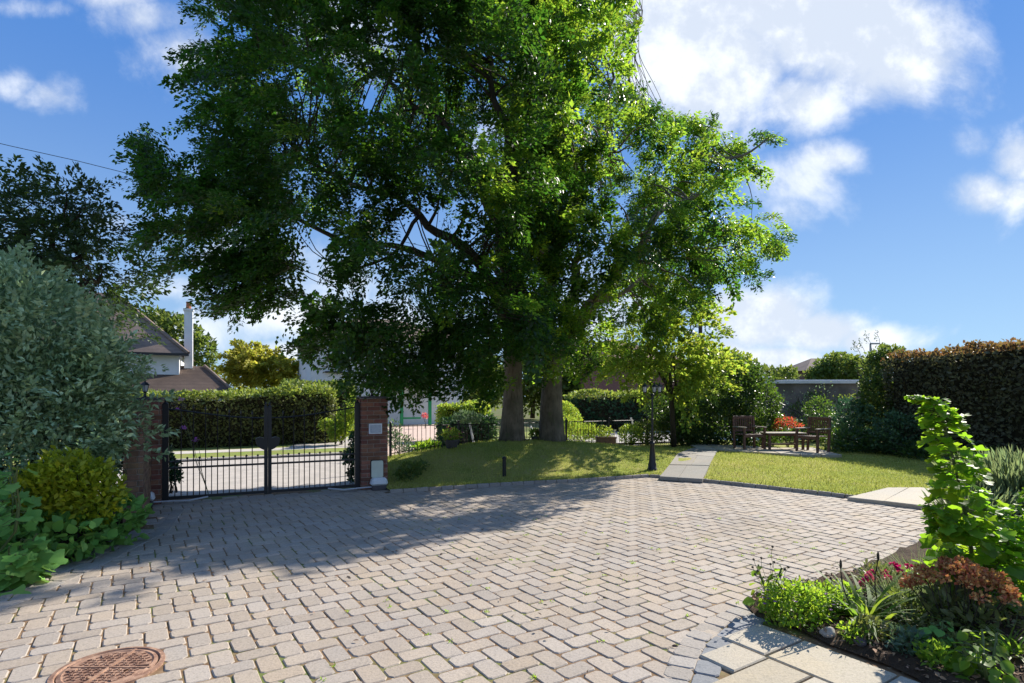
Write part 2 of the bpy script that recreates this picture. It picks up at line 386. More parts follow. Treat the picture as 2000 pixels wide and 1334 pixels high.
M['mallow_lit'] = leafmat('tall_mallow_leaves', (.05, .13, .01), (.12, .22, .02), (.36, .62, .03), .55, .5, .02, 4)
M['hedge'] = leafmat('hedge_leaves', (.095, .11, .045), (.17, .18, .07), (.28, .34, .07), .3, .5, .03, 1.5)
M['hedge_grey'] = leafmat('hedge_leaves_grey', (.085, .085, .055), (.14, .14, .085), (.22, .22, .08), .25, .65, .03, 1.2, .2)
M['hedge_red'] = leafmat('hedge_leaves_coppery', (.10, .075, .04), (.17, .10, .05), (.36, .22, .07), .35, .5, .03, 1.5)
M['hedge_dark'] = leafmat('hedge_leaves_dark', (.02, .065, .035), (.035, .10, .045), (.10, .22, .04), .2, .5, .02, 1.5)
M['conifer_yellow'] = leafmat('golden_leaves', (.16, .19, .02), (.40, .34, .06), (.62, .62, .08), .5, .5, .03, .6)
M['lit_tree'] = leafmat('bright_tree_leaves', (.06, .12, .02), (.15, .22, .035), (.50, .64, .07), .5, .45, .03, 1)
M['far_green'] = leafmat('far_tree_leaves', (.04, .08, .02), (.09, .13, .03), (.28, .38, .06), .35, .5, .02, .3)
M['shrub_dark'] = leafmat('dark_shrub_leaves', (.022, .045, .018), (.05, .08, .028), (.17, .30, .03), .35, .4, .02, 1.5)
M['teal_leaf'] = leafmat('blue_green_leaves', (.035, .085, .03), (.08, .14, .05), (.08, .2, .1), .25, .5, .02, 2)
M['acer'] = leafmat('red_acer_leaves', (.20, .02, .015), (.38, .06, .03), (.75, .12, .06), .45, .5, .02, 4)
M['fine_green'] = leafmat('fresh_green_leaves', (.07, .15, .015), (.16, .26, .03), (.45, .68, .05), .5, .5, .02, 5)
M['strap_leaf'] = leafmat('strap_leaves', (.05, .11, .015), (.12, .20, .03), (.35, .52, .05), .45, .6, .02, 6)
M['glaucous'] = leafmat('blue_grey_leaves', (.06, .11, .08), (.12, .18, .12), (.2, .32, .12), .35, .65, .02, 6)
M['lavender'] = leafmat('lavender_leaves', (.16, .22, .10), (.28, .34, .18), (.36, .46, .18), .35, .6, .02, 4)
M['sedum'] = leafmat('rust_flower_heads', (.34, .13, .045), (.60, .28, .12), (.6, .28, .09), .25, .7, .03, 8)
M['magenta'] = leafmat('magenta_petals', (.38, .008, .09), (.60, .02, .20), (.7, .03, .2), .35, .5, .015, 8)
M['violet'] = leafmat('violet_petals', (.22, .06, .38), (.38, .12, .55), (.45, .15, .6), .3, .5, .02, 8)
M['pink'] = leafmat('pink_petals', (.65, .10, .14), (.75, .22, .22), (.8, .2, .2), .35, .5, .02, 8)
M['white_fl'] = leafmat('pale_petals', (.60, .60, .50), (.8, .8, .7), (.7, .7, .6), .3, .5, .02, 8)
M['stem'] = mat('green_stem', (.10, .14, .04), .6, .2, 20)
M['dark_stem'] = mat('dark_stem', (.04, .03, .02), .7, .2, 20)
M['render_white'] = mat('white_render', (.78, .79, .80), .85, .08, 1.5, bump=.2, bscale=30)
def roof_mat(name, c1, c2):
    m, t, b, out = newmat(name); v = coordvec(t); sx = t.new('ShaderNodeSeparateXYZ'); t.l.new(v, sx.inputs[0])
    row = t.m('FRACT', t.m('MULTIPLY', sx.outputs[2], 5.2)); col = t.m('FRACT', t.m('MULTIPLY', sx.outputs[0], 3.0))
    c = t.mix(t.ramp(t.noise(v, .8, 6, .65), .35, .68), c1, c2); c = t.mix(t.m('MULTIPLY', t.ramp(t.noise(v, 9, 3, .5), .5, .7), .4), c, tuple(x*.6 for x in c1))
    c = t.mix(t.m('MULTIPLY', t.ramp(row, .25, .0), .5), c, tuple(x*.4 for x in c1)); c = t.mix(t.ramp(t.noise(v, 2.2, 5, .7), .66, .74), c, (.32, .30, .24))
    t.l.new(c, b.inputs['Base Color']); b.inputs['Roughness'].default_value = .9; b.inputs['Specular IOR Level'].default_value = .2
    bp = t.new('ShaderNodeBump'); bp.inputs['Strength'].default_value = .6; bp.inputs['Distance'].default_value = .04
    t.l.new(row, bp.inputs['Height']); t.l.new(bp.outputs[0], b.inputs['Normal']); return m
M['roof_brown'] = roof_mat('roof_tiles_brown', (.26, .195, .16), (.19, .145, .12))
M['roof_red'] = mat('roof_tiles_red', (.20, .11, .09), .85, .3, 3, bump=.4, bscale=10, spec=.2)
M['far_brick'] = mat('house_brick', (.22, .12, .10), .85, .25, 8, (.16, .085, .075), .3, 30, spec=.2)
M['glass'] = mat('window_glass', (.05, .07, .09), .08, .2, 2, spec=.8)
M['upvc'] = mat('white_window_frame', (.75, .76, .78), .5, .05, 5)
M['black_wood'] = mat('dark_fascia', (.03, .03, .035), .6, .2, 5)
M['terracotta'] = mat('terracotta', (.42, .14, .07), .8, .2, 10)
M['green_paint'] = mat('green_paint', (.01, .30, .10), .5, .1, 10)
M['wood'] = mat('weathered_teak', (.17, .085, .055), .6, .4, 9, (.10, .05, .035), .3, 60)
M['wood_pale'] = mat('bleached_wood', (.40, .34, .27), .7, .3, 12, bump=.3, bscale=60)
M['wall_dark'] = mat('grey_render_wall', (.20, .17, .145), .9, .6, 1.2, (.10, .09, .07), .5, 9)
M['fascia'] = mat('pale_fascia', (.62, .62, .60), .6, .12, 4)
M['stone'] = mat('pale_stone', (.40, .36, .32), .8, .3, 12, bump=.4, bscale=40)
M['galv'] = mat('grey_metal', (.30, .31, .32), .5, .15, 10, metal=.3)
M['lamp_glass'] = mat('lamp_glass', (.55, .58, .60), .15, .1, 5)
def rust_mat():
    m, t, b, out = newmat('rusty_iron'); v = coordvec(t)
    c = t.mix(t.ramp(t.noise(v, 14, 6, .6), .35, .7), (.20, .105, .07), (.40, .25, .17)); c = t.mix(t.ramp(t.noise(v, 70, 4, .6), .55, .7), c, (.55, .34, .23))
    t.l.new(c, b.inputs['Base Color']); b.inputs['Roughness'].default_value = .8; b.inputs['Metallic'].default_value = .15; return m
M['rust'] = rust_mat()

# ------------------------------------------------------------------ terrain
UA = R(26); U = Vector((math.cos(UA), math.sin(UA), 0)); V_ = Vector((-math.sin(UA), math.cos(UA), 0))
kerb_px = [(762, 963), (1000, 948), (1150, 940), (1268, 932), (1340, 938), (1500, 955), (1650, 972), (1800, 991)]
kerb = [G(x, y) for x, y in kerb_px]
kerb.append(kerb[-1]+Vector((1.9, -1.25, 0)))
def sstep(a, b, x):
    t = max(0, min(1, (x-a)/(b-a))); return t*t*(3-2*t)
def kerb_dist(x, y):
    best = 1e9
    for a, b in zip(kerb[:-1], kerb[1:]):
        ab = b-a; t = max(0, min(1, ((x-a.x)*ab.x+(y-a.y)*ab.y)/(ab.x**2+ab.y**2)))
        best = min(best, math.hypot(x-a.x-ab.x*t, y-a.y-ab.y*t))
    return best
FA = Vector((-2.75, 12.9, 0)); FB = Vector((5.6, 19.6, 0))
def fence_side(x, y):   # >0 beyond the fence
    d = (FB-FA).normalized(); return -(x-FA.x)*d.y*-1*-1 + 0 if False else (-(x-FA.x)*d.y+(y-FA.y)*d.x)
def h(x, y):
    k = sstep(0, 2.6, kerb_dist(x, y))
    m = .47*math.exp(-((x-.4)/3.6)**2-((y-14.6)/3.0)**2)+.10*math.exp(-((x+1.5)/2.5)**2-((y-12.3)/2.0)**2)
    f = 1-sstep(0.0, 1.6, fence_side(x, y))
    return .045+k*m*(.25+.75*f)+.008*math.sin(x*1.7+y)*k
def lawn_poly():
    pts = [Vector((p.x, p.y)) for p in kerb]
    pts += [Vector((12.6, 5.5)), Vector((13.5, 21)), Vector((7.5, 21.2)), Vector((5.7, 19.9)), Vector((-2.9, 13.2)), Vector((-2.35, 10.35))]
    return pts
def inpoly(x, y, poly):
    c = False; n = len(poly); j = n-1
    for i in range(n):
        xi, yi = poly[i][0], poly[i][1]; xj, yj = poly[j][0], poly[j][1]
        if (yi > y) != (yj > y) and x < (xj-xi)*(y-yi)/(yj-yi)+xi: c = not c
        j = i
    return c
def sheet(name, poly, z, material, kind='structure'):
    mb = MB(); mb.face([(p[0], p[1], z) for p in poly]); o = mb.build(name, material); return tag(o, kind=kind)

# ground sheet to horizon
sheet('ground', [(-900, -40), (900, -40), (900, 1500), (-900, 1500)], -.06, M['earth'])
# lawn as grid clipped: fine triangulation by bmesh
import bmesh
def grid_lawn():
    poly = lawn_poly(); bm = bmesh.new()
    vs = [bm.verts.new((p.x, p.y, 0)) for p in poly]; bm.faces.new(vs)
    xs = np.arange(-3.5, 14, .4); ys = np.arange(5, 22, .4)
    for x in xs: bmesh.ops.bisect_plane(bm, geom=bm.verts[:]+bm.edges[:]+bm.faces[:], plane_co=(x, 0, 0), plane_no=(1, 0, 0))
    for y in ys: bmesh.ops.bisect_plane(bm, geom=bm.verts[:]+bm.edges[:]+bm.faces[:], plane_co=(0, y, 0), plane_no=(0, 1, 0))
    for v in bm.verts: v.co.z = h(v.co.x, v.co.y)
    if sum(f.normal.z for f in bm.faces) < 0: bmesh.ops.reverse_faces(bm, faces=bm.faces[:])
    me = bpy.data.meshes.new('lawn'); bm.to_mesh(me); bm.free(); me.materials.append(M['lawn'])
    for p in me.polygons: p.use_smooth = True
    o = mesh_obj('lawn', me); tag(o, kind='structure'); return poly
lawnp = grid_lawn()
# grass blades
def grass(excl):
    n = 130000; pts = []
    x = rg.uniform(-2.9, 12, n*2); y = 9+rg.random(n*2)**1.4*9
    ok = []
    for a, b in zip(x, y):
        if len(ok) >= n: break
        if inpoly(a, b, lawnp) and not any(inpoly(a, b, e) for e in excl): ok.append((a, b, h(a, b)-.004))
    m0 = len(ok)
    for a, b in zip(kerb[:-1], kerb[1:]):
        L_ = (b-a).length; k = int(L_*420); dn = (b-a).normalized()
        for q in range(k):
            if rg.random() < .5+.5*math.sin(q*.05+a.x): p = a+dn*(rg.random()*L_)+Vector((-dn.y, dn.x, 0))*(.065+.05*rg.random()); ok.append((p.x, p.y, .04))
    ok = [o for i, o in enumerate(ok) if i < m0 or not any(inpoly(o[0], o[1], e) for e in excl)]
    c = np.array(ok); m = len(c)
    d = rdir(m)*.55+np.array([0, 0, 1.0]); nn = rdir(m)
    pl = rg.random(m); ln = .018+.032*pl+.03*(pl > .96); ln[m0:] += .02; d[m0:, 1] -= .35
    o = leaves_obj('grass', [(c, d, nn, ln, np.full(m, .009), T_DIAM)], M['blade'], None, (2, 12, 0)); tag(o, kind='stuff', label='short dry grass growing over the lawn')

# ------------------------------------------------------------------ drive
A_AZ = R(56.8)
dA = Vector((math.sin(A_AZ), math.cos(A_AZ), 0)); dB = Vector((-math.cos(A_AZ), math.sin(A_AZ), 0))
gateL = Vector((-5.38, 8.75, 0)); gateR = gateL+U*3.02
bed_l = [(-4.35, 1.0), (-4.33, 4.6), (-4.42, 5.6), (-4.62, 6.95)]
drive = [(-4.25, .8), (-4.25, 4.6), (-4.35, 5.6), (-4.55, 7.1), (-5.55, 8.75), (-5.6, 8.9), (-2.35, 10.5)]+[(p.x+.0, p.y+.02) for p in kerb]+[(9.0, 5.2), (4.3, 5.6), (2.9, 5.0), (1.85, 4.5), (1.22, 3.7), (.95, 3.1), (.75, .8)]
sheet('drive_bed', [(-4.6, .5), (-4.75, 7.2), (-5.9, 8.7), (-5.9, 9.3), (-2.2, 11.0), (10, 11.6), (11, 5), (3, .5)], -.007, M['joint'])
LID = G(213, 1306); LID_R = .262
def block(mb, c, a, b, L, W, z=0.0, j=.010, rr=.022):
    hl, hw = L/2-j/2, W/2-j/2
    cor = []
    for sx, sy in ((-1, -1), (1, -1), (1, 1), (-1, 1)):
        r1 = rr*random.uniform(.5, 1.3); r2 = rr*random.uniform(.5, 1.3)
        p1 = (sx*(hl-r1), sy*hw); p2 = (sx*hl, sy*(hw-r2))
        cor += [p1, p2] if sx*sy < 0 else [p2, p1]
    cor = [(x+random.uniform(-.003, .003), y+random.uniform(-.003, .003)) for x, y in cor]
    # order: start (-,-)
    z0 = z+random.uniform(-.003, .003); tx = random.uniform(-.012, .012); ty = random.uniform(-.012, .012)
    vs = []
    for (ins, zz) in ((0, -.03), (0.0, -.006), (.008, 0.0)):
        for (x, y) in cor:
            l = math.hypot(x, y); k = (l-ins)/l; x2, y2 = x*k, y*k
            vs.append(c+a*x2+b*y2+Vector((0, 0, z0+zz+tx*x2+ty*y2)))
    n = 8
    fs = [(i*n+k, i*n+(k+1) % n, (i+1)*n+(k+1) % n, (i+1)*n+k) for i in range(2) for k in range(n)]+[tuple(2*n+k for k in range(n))]
    mb.raw(vs, fs)
def herringbone():
    L, W = .24, .146; mb = MB(); o0 = Vector((-.05, 3.2, 0))
    for i in range(-120, 140):
        for j_ in range(-60, 60):
            base_a = i*W+j_*L; base_b = i*W-j_*L
            for (ca, cb_, l_, w_) in ((base_a+L/2, base_b+W/2, L, W), (base_a-W+L+W/2, base_b-L+L/2, W, L)):
                c = o0+dA*ca+dB*cb_
                if not (-6 < c.x < 11 and 1.9 < c.y < 13): continue
                if not inpoly(c.x, c.y, drive): continue
                if (c.xy-LID.xy).length < LID_R+.02: continue
                block(mb, c, dA, dB, l_, w_)
    o = mb.build('drive', M['block']); tag(o, kind='structure')
herringbone()
def course(mb, pts, L, W, z=0, gap=.01):
    """row of blocks along polyline; L along, W across"""
    pts = [Vector(p) for p in pts]
    cum = [0]
    for a, b in zip(pts[:-1], pts[1:]): cum.append(cum[-1]+(b-a).length)
    s = L/2
    while s < cum[-1]:
        for k in range(len(pts)-1):
            if cum[k] <= s <= cum[k+1]:
                t = (s-cum[k])/(cum[k+1]-cum[k]); p = pts[k].lerp(pts[k+1], t); d = (pts[k+1]-pts[k]).normalized(); break
        block(mb, p, d, Vector((-d.y, d.x, 0)), L, W, z, gap); s += L
mb = MB()
course(mb, [(-4.28+.0, 1.5, 0), (-4.26, 4.6, 0), (-4.34, 5.6, 0), (-4.56, 7.1, 0)], .16, .24, .006)
course(mb, [(-4.03, 1.5, 0), (-4.01, 4.6, 0), (-4.09, 5.6, 0), (-4.3, 7.0, 0), (-4.9, 8.4, 0)], .24, .16, .006)
pl = gateL+U*-.1-V_*.05
course(mb, [pl, gateR+U*.5-V_*.05], .16, .24, .004)
tag(mb.build('drive_edging', M['border']), kind='structure')
# lawn kerb
def kerb_obj():
    mb = MB()
    for a, b in zip(kerb[:-1], kerb[1:]):
        ln = (b-a).length; n = max(1, round(ln/.22)); d = (b-a)/n; an = math.atan2(d.y, d.x)
        for i in range(n):
            c = a+d*(i+.5)
            nv = Vector((-math.sin(an), math.cos(an), 0))
            mb.box(c+nv*.03+Vector((0, 0, .015+random.uniform(-.003, .003))), (d.length-.008, .07, .09), rz=an+random.uniform(-.015, .015), bev=.008)
    tag(mb.build('kerb', M['border']), kind='structure')
kerb_obj()
# beyond the gate: apron, road, verge, pavement
def strip(name, v0, v1, z, material, u0=-120, u1=160):
    o = gateL
    pts = [o+U*u0+V_*v0, o+U*u1+V_*v0, o+U*u1+V_*v1, o+U*u0+V_*v1]
    mb = MB(); 
    n = 40
    for i in range(n):
        a = u0+(u1-u0)*i/n; b = u0+(u1-u0)*(i+1)/n
        mb.raw([o+U*a+V_*v0+Vector((0,0,z)), o+U*b+V_*v0+Vector((0,0,z)), o+U*b+V_*v1+Vector((0,0,z)), o+U*a+V_*v1+Vector((0,0,z))], [(0,1,2,3)])
    return tag(mb.build(name, material), kind='structure')
strip('road', .45, 5.2+1.6, -.035, M['asphalt'])
strip('road_verge', 6.95, 8.4, .03, M['verge'])
strip('footpath', 8.4, 9.3, .034, M['pavement'])
strip('far_verge', 9.3, 13.2, .03, M['verge'])
mb = MB()
for i in range(120):
    a = -30+i*.92; c = gateL+U*(a+.46)+V_*6.88; mb.box(c+Vector((0, 0, -.01)), (.91, .13, .09), rz=UA, bev=.012)
tag(mb.build('road_kerb', M['pavement']), kind='structure')
# neighbour drives across the road
sheet('neighbour_drive', [G(745, 893, .04).xy, G(905, 866, .04).xy, P(885, 0, 40).xy, P(760, 0, 40).xy], .04, M['neigh_drive'])
sheet('side_road', [P(1110, 0, 19.5).xy, P(1340, 0, 20.5).xy, P(1330, 0, 30).xy, P(1140, 0, 48).xy, P(1110, 0, 48).xy], .038, M['asphalt'])
sheet('far_drive', [P(560, 0, 18.2).xy, P(700, 0, 18.6).xy, P(700, 0, 24).xy, P(640, 0, 24).xy], .042, M['asphalt'])

# lawn path and slabs
def slab(mb, pts, z0, z1, bev=.012):
    pts = [Vector(p) for p in pts]; c = sum(pts, Vector((0, 0)))/len(pts)
    n = len(pts); vs = []
    zz = random.uniform(-.003, .003)
    for (ins, z) in ((0, z0), (0, z1-bev*.6), (bev, z1)):
        for p in pts:
            q = p+(c-p).normalized()*ins; vs.append((q.x, q.y, z+zz))
    fs = [(i*n+k, i*n+(k+1) % n, (i+1)*n+(k+1) % n, (i+1)*n+k) for i in range(2) for k in range(n)]+[tuple(2*n+k for k in range(n))]
    mb.raw(vs, fs)
def ccw(p):
    a = sum(p[i][0]*p[(i+1) % len(p)][1]-p[(i+1) % len(p)][0]*p[i][1] for i in range(len(p)))
    return p if a > 0 else p[::-1]
mb = MB()
pl_ = [G(1288, 934, .05), G(1318, 905, .06), G(1342, 884, .06), G(1352, 879, .06)]; pr_ = [G(1372, 939, .05), G(1392, 905, .06), G(1400, 885, .06), G(1404, 880, .06)]
def lerp_line(L_, t):
    s = t*(len(L_)-1); i = min(int(s), len(L_)-2); return L_[i].lerp(L_[i+1], s-i)
ts = [0, .2, .4, .58, .75, .88, 1.0]
for i in range(len(ts)-1):
    a0, a1 = lerp_line(pl_, ts[i]+.004), lerp_line(pl_, ts[i+1]-.004); b0, b1 = lerp_line(pr_, ts[i]+.004), lerp_line(pr_, ts[i+1]-.004)
    k = .55 if i % 2 else .45; m0 = a0.lerp(b0, k); m1 = a1.lerp(b1, k); e = .008
    for q in ([a0, m0.lerp(a0, e), m1.lerp(a1, e), a1], [m0.lerp(b0, e), b0, b1, m1.lerp(b1, e)]):
        q = ccw([(p.x, p.y) for p in q]); cq = Vector((sum(p[0] for p in q)/4, sum(p[1] for p in q)/4)); vs = []
        for ins, dz in ((0, -.05), (0, .016), (.01, .022)):
            for p in q: w2 = Vector(p)+(cq-Vector(p)).normalized()*ins; vs.append((w2.x, w2.y, h(*p)+dz+.014))
        mb.raw(vs, [(i*4+k, i*4+(k+1) % 4, i*4+4+(k+1) % 4, i*4+4+k) for i in range(2) for k in range(4)]+[(8, 9, 10, 11)])
tag(mb.build('lawn_path', M['slab_grey']), kind='structure')
mb = MB()
q = [G(1655, 972, .05), G(1735, 953, .05), G(1800, 953, .05), G(1880, 965, .05), G(1900, 1000, .05), G(1805, 989, .05)]
a, b, c_, d_, e_, f_ = [(p.x, p.y) for p in q]
mid = ((c_[0]*.6+b[0]*.4), (c_[1]*.6+b[1]*.4)); midn = (.5*(a[0]+f_[0]), .5*(a[1]+f_[1])+.02)
slab(mb, ccw([a, b, mid, midn]), 0, .058); slab(mb, ccw([midn, (mid[0]+.02, mid[1]), c_, d_, e_, f_]), 0, .060)
tag(mb.build('stepping_slabs', M['slab']), kind='structure')
path_poly = [(p.x, p.y) for p in pl_+pr_[::-1]]; grass([path_poly, [a, b, mid, c_, d_, e_, f_]])
# seating terrace
mb = MB()
tr = [G(1352, 879.5, .06), G(1560, 893.5, .06), G(1640, 890, .06), G(1665, 876, .06), G(1500, 868, .06), G(1352, 868, .06)]
n_ = 7
for i in range(n_):
    f0 = G(1360+285*i/n_+1, 880+13*min(1, i/5.0), .06); f1 = G(1360+285*(i+1)/n_-1, 880+13*min(1, (i+1)/5.0), .06)
    b0 = Vector((f0.x+.35, f0.y+2.1, 0)); b1 = Vector((f1.x+.35, f1.y+2.1, 0))
    m0 = f0.lerp(b0, .5); m1 = f1.lerp(b1, .5)
    slab(mb, ccw([(p.x, p.y) for p in (f0, f1, m1, m0)]), .0, .13); slab(mb, ccw([(p.x, p.y) for p in (m0+Vector((0, .015, 0)), m1+Vector((0, .015, 0)), b1, b0)]), 0, .13)
tag(mb.build('terrace', M['slab']), kind='structure')

# patio slabs bottom right + blue edging
def patio():
    mb = MB(); o0 = G(1502, 1288)
    S = [(-.62, -.48), (-.48, 0), (0, .46), (.46, .95)]
    # grid along dA (a) and dB (b)
    def Q(a, b): p = o0+dA*a+dB*b; return (p.x, p.y)
    e = .008
    xs = [-1.3, -.75, 0.0, .0]
    rows = [(.0+e, .42, [-.42, .0, .92]), (-.6+e, -.0-e, [-.95, -.32, .34, .95]), (-1.2, -.6-e, [-.9, -.2, .5, 1.1]), (-1.8, -1.2-e, [-.9, -.1, .6, 1.2])]
    # rows run along dB (towards the camera is -dB)
    ed = [(-.55, .30), (0, .42)]
    def row(a0, a1, bs):
        for b0, b1 in zip(bs[:-1], bs[1:]): slab(mb, ccw([Q(a0, b0+e), Q(a1, b0+e), Q(a1, b1-e), Q(a0, b1-e)]), -.02, .016)
    row(.0+e, .43, [-1.9, -1.15, -.55, 0.03]); row(-.62, -e, [-2.2, -1.5, -.9, -.28, .0])
    row(.0+e, .43, [.03, .36]); row(-.34, -e, [.0, .27])
    tag(mb.build('patio', M['slab']), kind='structure')
    mb = MB()
    cv = [G(1492, 1203), G(1440, 1226), G(1405, 1258), G(1386, 1295), G(1374, 1340), G(1366, 1400), G(1360, 1500)]
    course(mb, cv, .20, .15, .006, .006)
    tag(mb.build('patio_edging', M['blue_stone']), kind='structure')
    mb = MB(); cv2 = []
    for i, p in enumerate(cv):
        d = (cv[min(i+1, len(cv)-1)]-cv[max(i-1, 0)]).normalized(); cv2.append(p-Vector((-d.y, d.x, 0))*.155)
    course(mb, cv2, .155, .17, .003)
    tag(mb.build('drive_curved_course', M['border']), kind='structure')
    sheet('patio_bed', [Q(.5, .5), Q(.5, -2.6), Q(-1.0, -2.6), (.8, 1.5), (1.12, 3.4), (1.3, 3.8), (1.5, 4.1), (1.75, 4.3)], -.008, M['joint'])
patio()
# right flower bed
bedp = [G(1478, 1207), G(1560, 1232), G(1620, 1262), G(1735, 1303), G(1790, 1328), G(1900, 1420), G(2050, 1600)]
bed_r = [(p.x, p.y) for p in bedp]+[(3.6, 1.6), (7.5, 3.5), (8.5, 7.5), (6.7, 9.0), (6.25, 8.0), (5.2, 6.9), (4.15, 6.1), (3.3, 5.4), (2.35, 4.9), (1.85, 4.55)]
def lumpy_sheet(name, poly, z, amp, material, step=.12):
    bm = bmesh.new(); bm.faces.new([bm.verts.new((p[0], p[1], 0)) for p in poly])
    xs = [p[0] for p in poly]; ys = [p[1] for p in poly]
    for x in np.arange(min(xs), max(xs), step): bmesh.ops.bisect_plane(bm, geom=bm.verts[:]+bm.edges[:]+bm.faces[:], plane_co=(x, 0, 0), plane_no=(1, 0, 0))
    for y in np.arange(min(ys), max(ys), step): bmesh.ops.bisect_plane(bm, geom=bm.verts[:]+bm.edges[:]+bm.faces[:], plane_co=(0, y, 0), plane_no=(0, 1, 0))
    for v in bm.verts:
        v.co.z = z+(0 if v.is_boundary else amp*(.5+random.random()))
    if sum(f.normal.z for f in bm.faces) < 0: bmesh.ops.reverse_faces(bm, faces=bm.faces[:])
    me = bpy.data.meshes.new(name); bm.to_mesh(me); bm.free(); me.materials.append(material)
    for p in me.polygons: p.use_smooth = True
    return tag(mesh_obj(name, me), kind='structure')
lumpy_sheet('soil_right', bed_r, .012, .04, M['soil'])
bed_left = [(-4.40, .5), (-4.38, 4.6), (-4.47, 5.6), (-4.7, 7.1), (-5.55, 8.6), (-9, 8.5), (-9, .5)]
lumpy_sheet('soil_left', bed_left, .02, .05, M['soil'], .2)
def chips():
    n = 2600; c = []
    while len(c) < n:
        x, y = rg.uniform(1.8, 4.2), rg.uniform(2.6, 5.2)
        if inpoly(x, y, bed_r): c.append((x, y, .045+.03*rg.random()))
    c = np.array(c); d = rdir(n); d[:, 2] *= .35
    o = leaves_obj('bark_chips', [(c, d, rdir(n, 1.5), .015+.04*rg.random(n), .01+.02*rg.random(n), T_DIAM)], M['bark_chip'], None, (3, 4, 0)); tag(o, kind='stuff', label='brown bark chips scattered over the flower bed')
chips()
# joint weeds
def weeds():
    n = 90; c = []
    while len(c) < n:
        x, y = rg.uniform(-1.5, 4), rg.uniform(3.2, 8)
        if inpoly(x, y, drive):
            # snap near joint line: brick grid multiples
            c.append((x, y, .0))
    C2 = []
    for p in c:
        k = rg.integers(5, 14); C2.append(np.array(p)+np.c_[rg.normal(size=(k, 2))*.014, np.zeros(k)])
    c = np.concatenate(C2); m = len(c)
    o = leaves_obj('weeds', [(c, rdir(m, .9), rdir(m, 1), .012+.015*rg.random(m), np.full(m, .008), T_DIAM)], M['fine_green'], None, (1, 5, 0)); tag(o, kind='stuff', label='tiny weeds growing in the paving joints')
weeds()

# manhole cover
def manhole():
    r = empty('manhole_cover', (LID.x, LID.y, 0), 'round rusty iron manhole cover set in the block paving', 'manhole cover')
    mb = MB(); prof = [(LID_R+.03, -.02), (LID_R+.03, .008), (LID_R+.005, .012), (LID_R-.002, .0), (LID_R-.002, -.02)]
    mb.lathe((0, 0, 0), prof, 48); mb.build('frame', M['rust'], r, local=True)
    mb = MB(); mb.lathe((0, 0, 0), [(LID_R-.008, -.02), (LID_R-.008, .006), (LID_R-.03, .012), (LID_R-.04, .006), (.001, .006)], 48)
    n = 0
    for i in range(-9, 10):
        for j in range(-9, 10):
            x, y = i*.031, j*.031
            if math.hypot(x, y) < LID_R-.05 and not (abs(x) < .02 or abs(y) < .02):
                mb.box((x, y, .009), (.024, .010, .009), rz=R(45) if (i+j) % 2 else R(-45))
    for a in range(6):
        an = a*math.pi/3+.2; mb.box((math.cos(an)*.2, math.sin(an)*.2, .010), (.05, .03, .008), rz=an)
    mb.box((0, 0, .008), (.5, .014, .010)); mb.box((0, 0, .0085), (.014, .5, .010))
    mb.build('lid', M['rust'], r, local=True)
    # pack of cut blocks around the frame
manhole()

# ------------------------------------------------------------------ brickwork
def brick_prism(mb, c, wx, wy, hgt, rz, z0=0.0, ch=.075, bl=.225, joint=.010):
    """courses of individual bricks around a rectangular block (faces only)"""
    Rz = Matrix.Rotation(rz, 3, 'Z'); nc = int(round(hgt/ch)); ch = hgt/nc
    d = .04
    def run(p0, ax, ln, nrm, off, z):
        s = -off
        while s < ln-1e-4:
            a = max(0, s); b = min(ln, s+bl)
            if b-a > .015:
                cc = p0+ax*((a+b)/2)-nrm*(d/2)
                an = math.atan2((Rz@ax).y, (Rz@ax).x)
                mb.box(Vector(c)+Rz@cc+Vector((0, 0, z)), (b-a-joint, d, ch-joint), rz=an, bev=.004)
            s += bl
    for k in range(nc):
        z = z0+(k+.5)*ch; off = bl/2 if k % 2 else 0
        X, Y = Vector((1, 0, 0)), Vector((0, 1, 0))
        run(Vector((-wx/2, -wy/2, 0)), X, wx, -Y, off, z); run(Vector((wx/2, -wy/2+d, 0)), Y, wy-2*d, X, bl/2-off if False else off, z)
        run(Vector((wx/2, wy/2, 0)), -X, wx, Y, off, z); run(Vector((-wx/2, wy/2-d, 0)), -Y, wy-2*d, -X, off, z)
def pillar(c, label, hgt=1.60):
    r = empty('brick_pillar', (c.x, c.y, 0), label, 'gate pillar', 'brick gate pillars', UA)
    mb = MB(); brick_prism(mb, (c.x, c.y, 0), .48, .48, hgt, UA); mb.build('brickwork', M['brick'], r)
    mb = MB(); mb.box((c.x, c.y, hgt/2), (.466, .466, hgt-.004), rz=UA); mb.build('mortar', M['mortar'], r)
    mb = MB(); mb.box((c.x, c.y, hgt+.02), (.485, .485, .038), rz=UA, bev=.006); mb.build('coping', M['cap'], r)
    return r
pcL = gateL-U*.24+V_*.24; pcR = gateR+U*.24+V_*.24
pillar(pcL, 'brick gate pillar left of the iron gates beside the grey-green shrub')
pillar(pcR, 'brick gate pillar right of the iron gates carrying plaque and cream panel', 1.62)
# wing wall
def wing():
    a = Vector((-4.72, 7.1, 0)); b = pcL-V_*.24; d = b-a; an = math.atan2(d.y, d.x); c = a.lerp(b, .5)-Vector((-math.sin(an), math.cos(an), 0))*-.0
    r = empty('garden_wall', (c.x, c.y, 0), 'low brown brick wing wall running forward from the left gate pillar', 'wall', None, an)
    mb = MB(); brick_prism(mb, (c.x, c.y, 0), d.length-.01, .215, 1.28, an); mb.build('brickwork', M['brick_dark'], r)
    mb = MB(); mb.box((c.x, c.y, .638), (d.length-.03, .20, 1.276), rz=an); mb.build('mortar', M['mortar'], r)
    mb = MB(); n = int(d.length/.075)
    for i in range(n): 
        p = a+d*((i+.5)/n); mb.box((p.x, p.y, 1.28+.052), (.066, .225, .10), rz=an, bev=.004)
    mb.build('coping', M['brick_dark'], r)
wing()
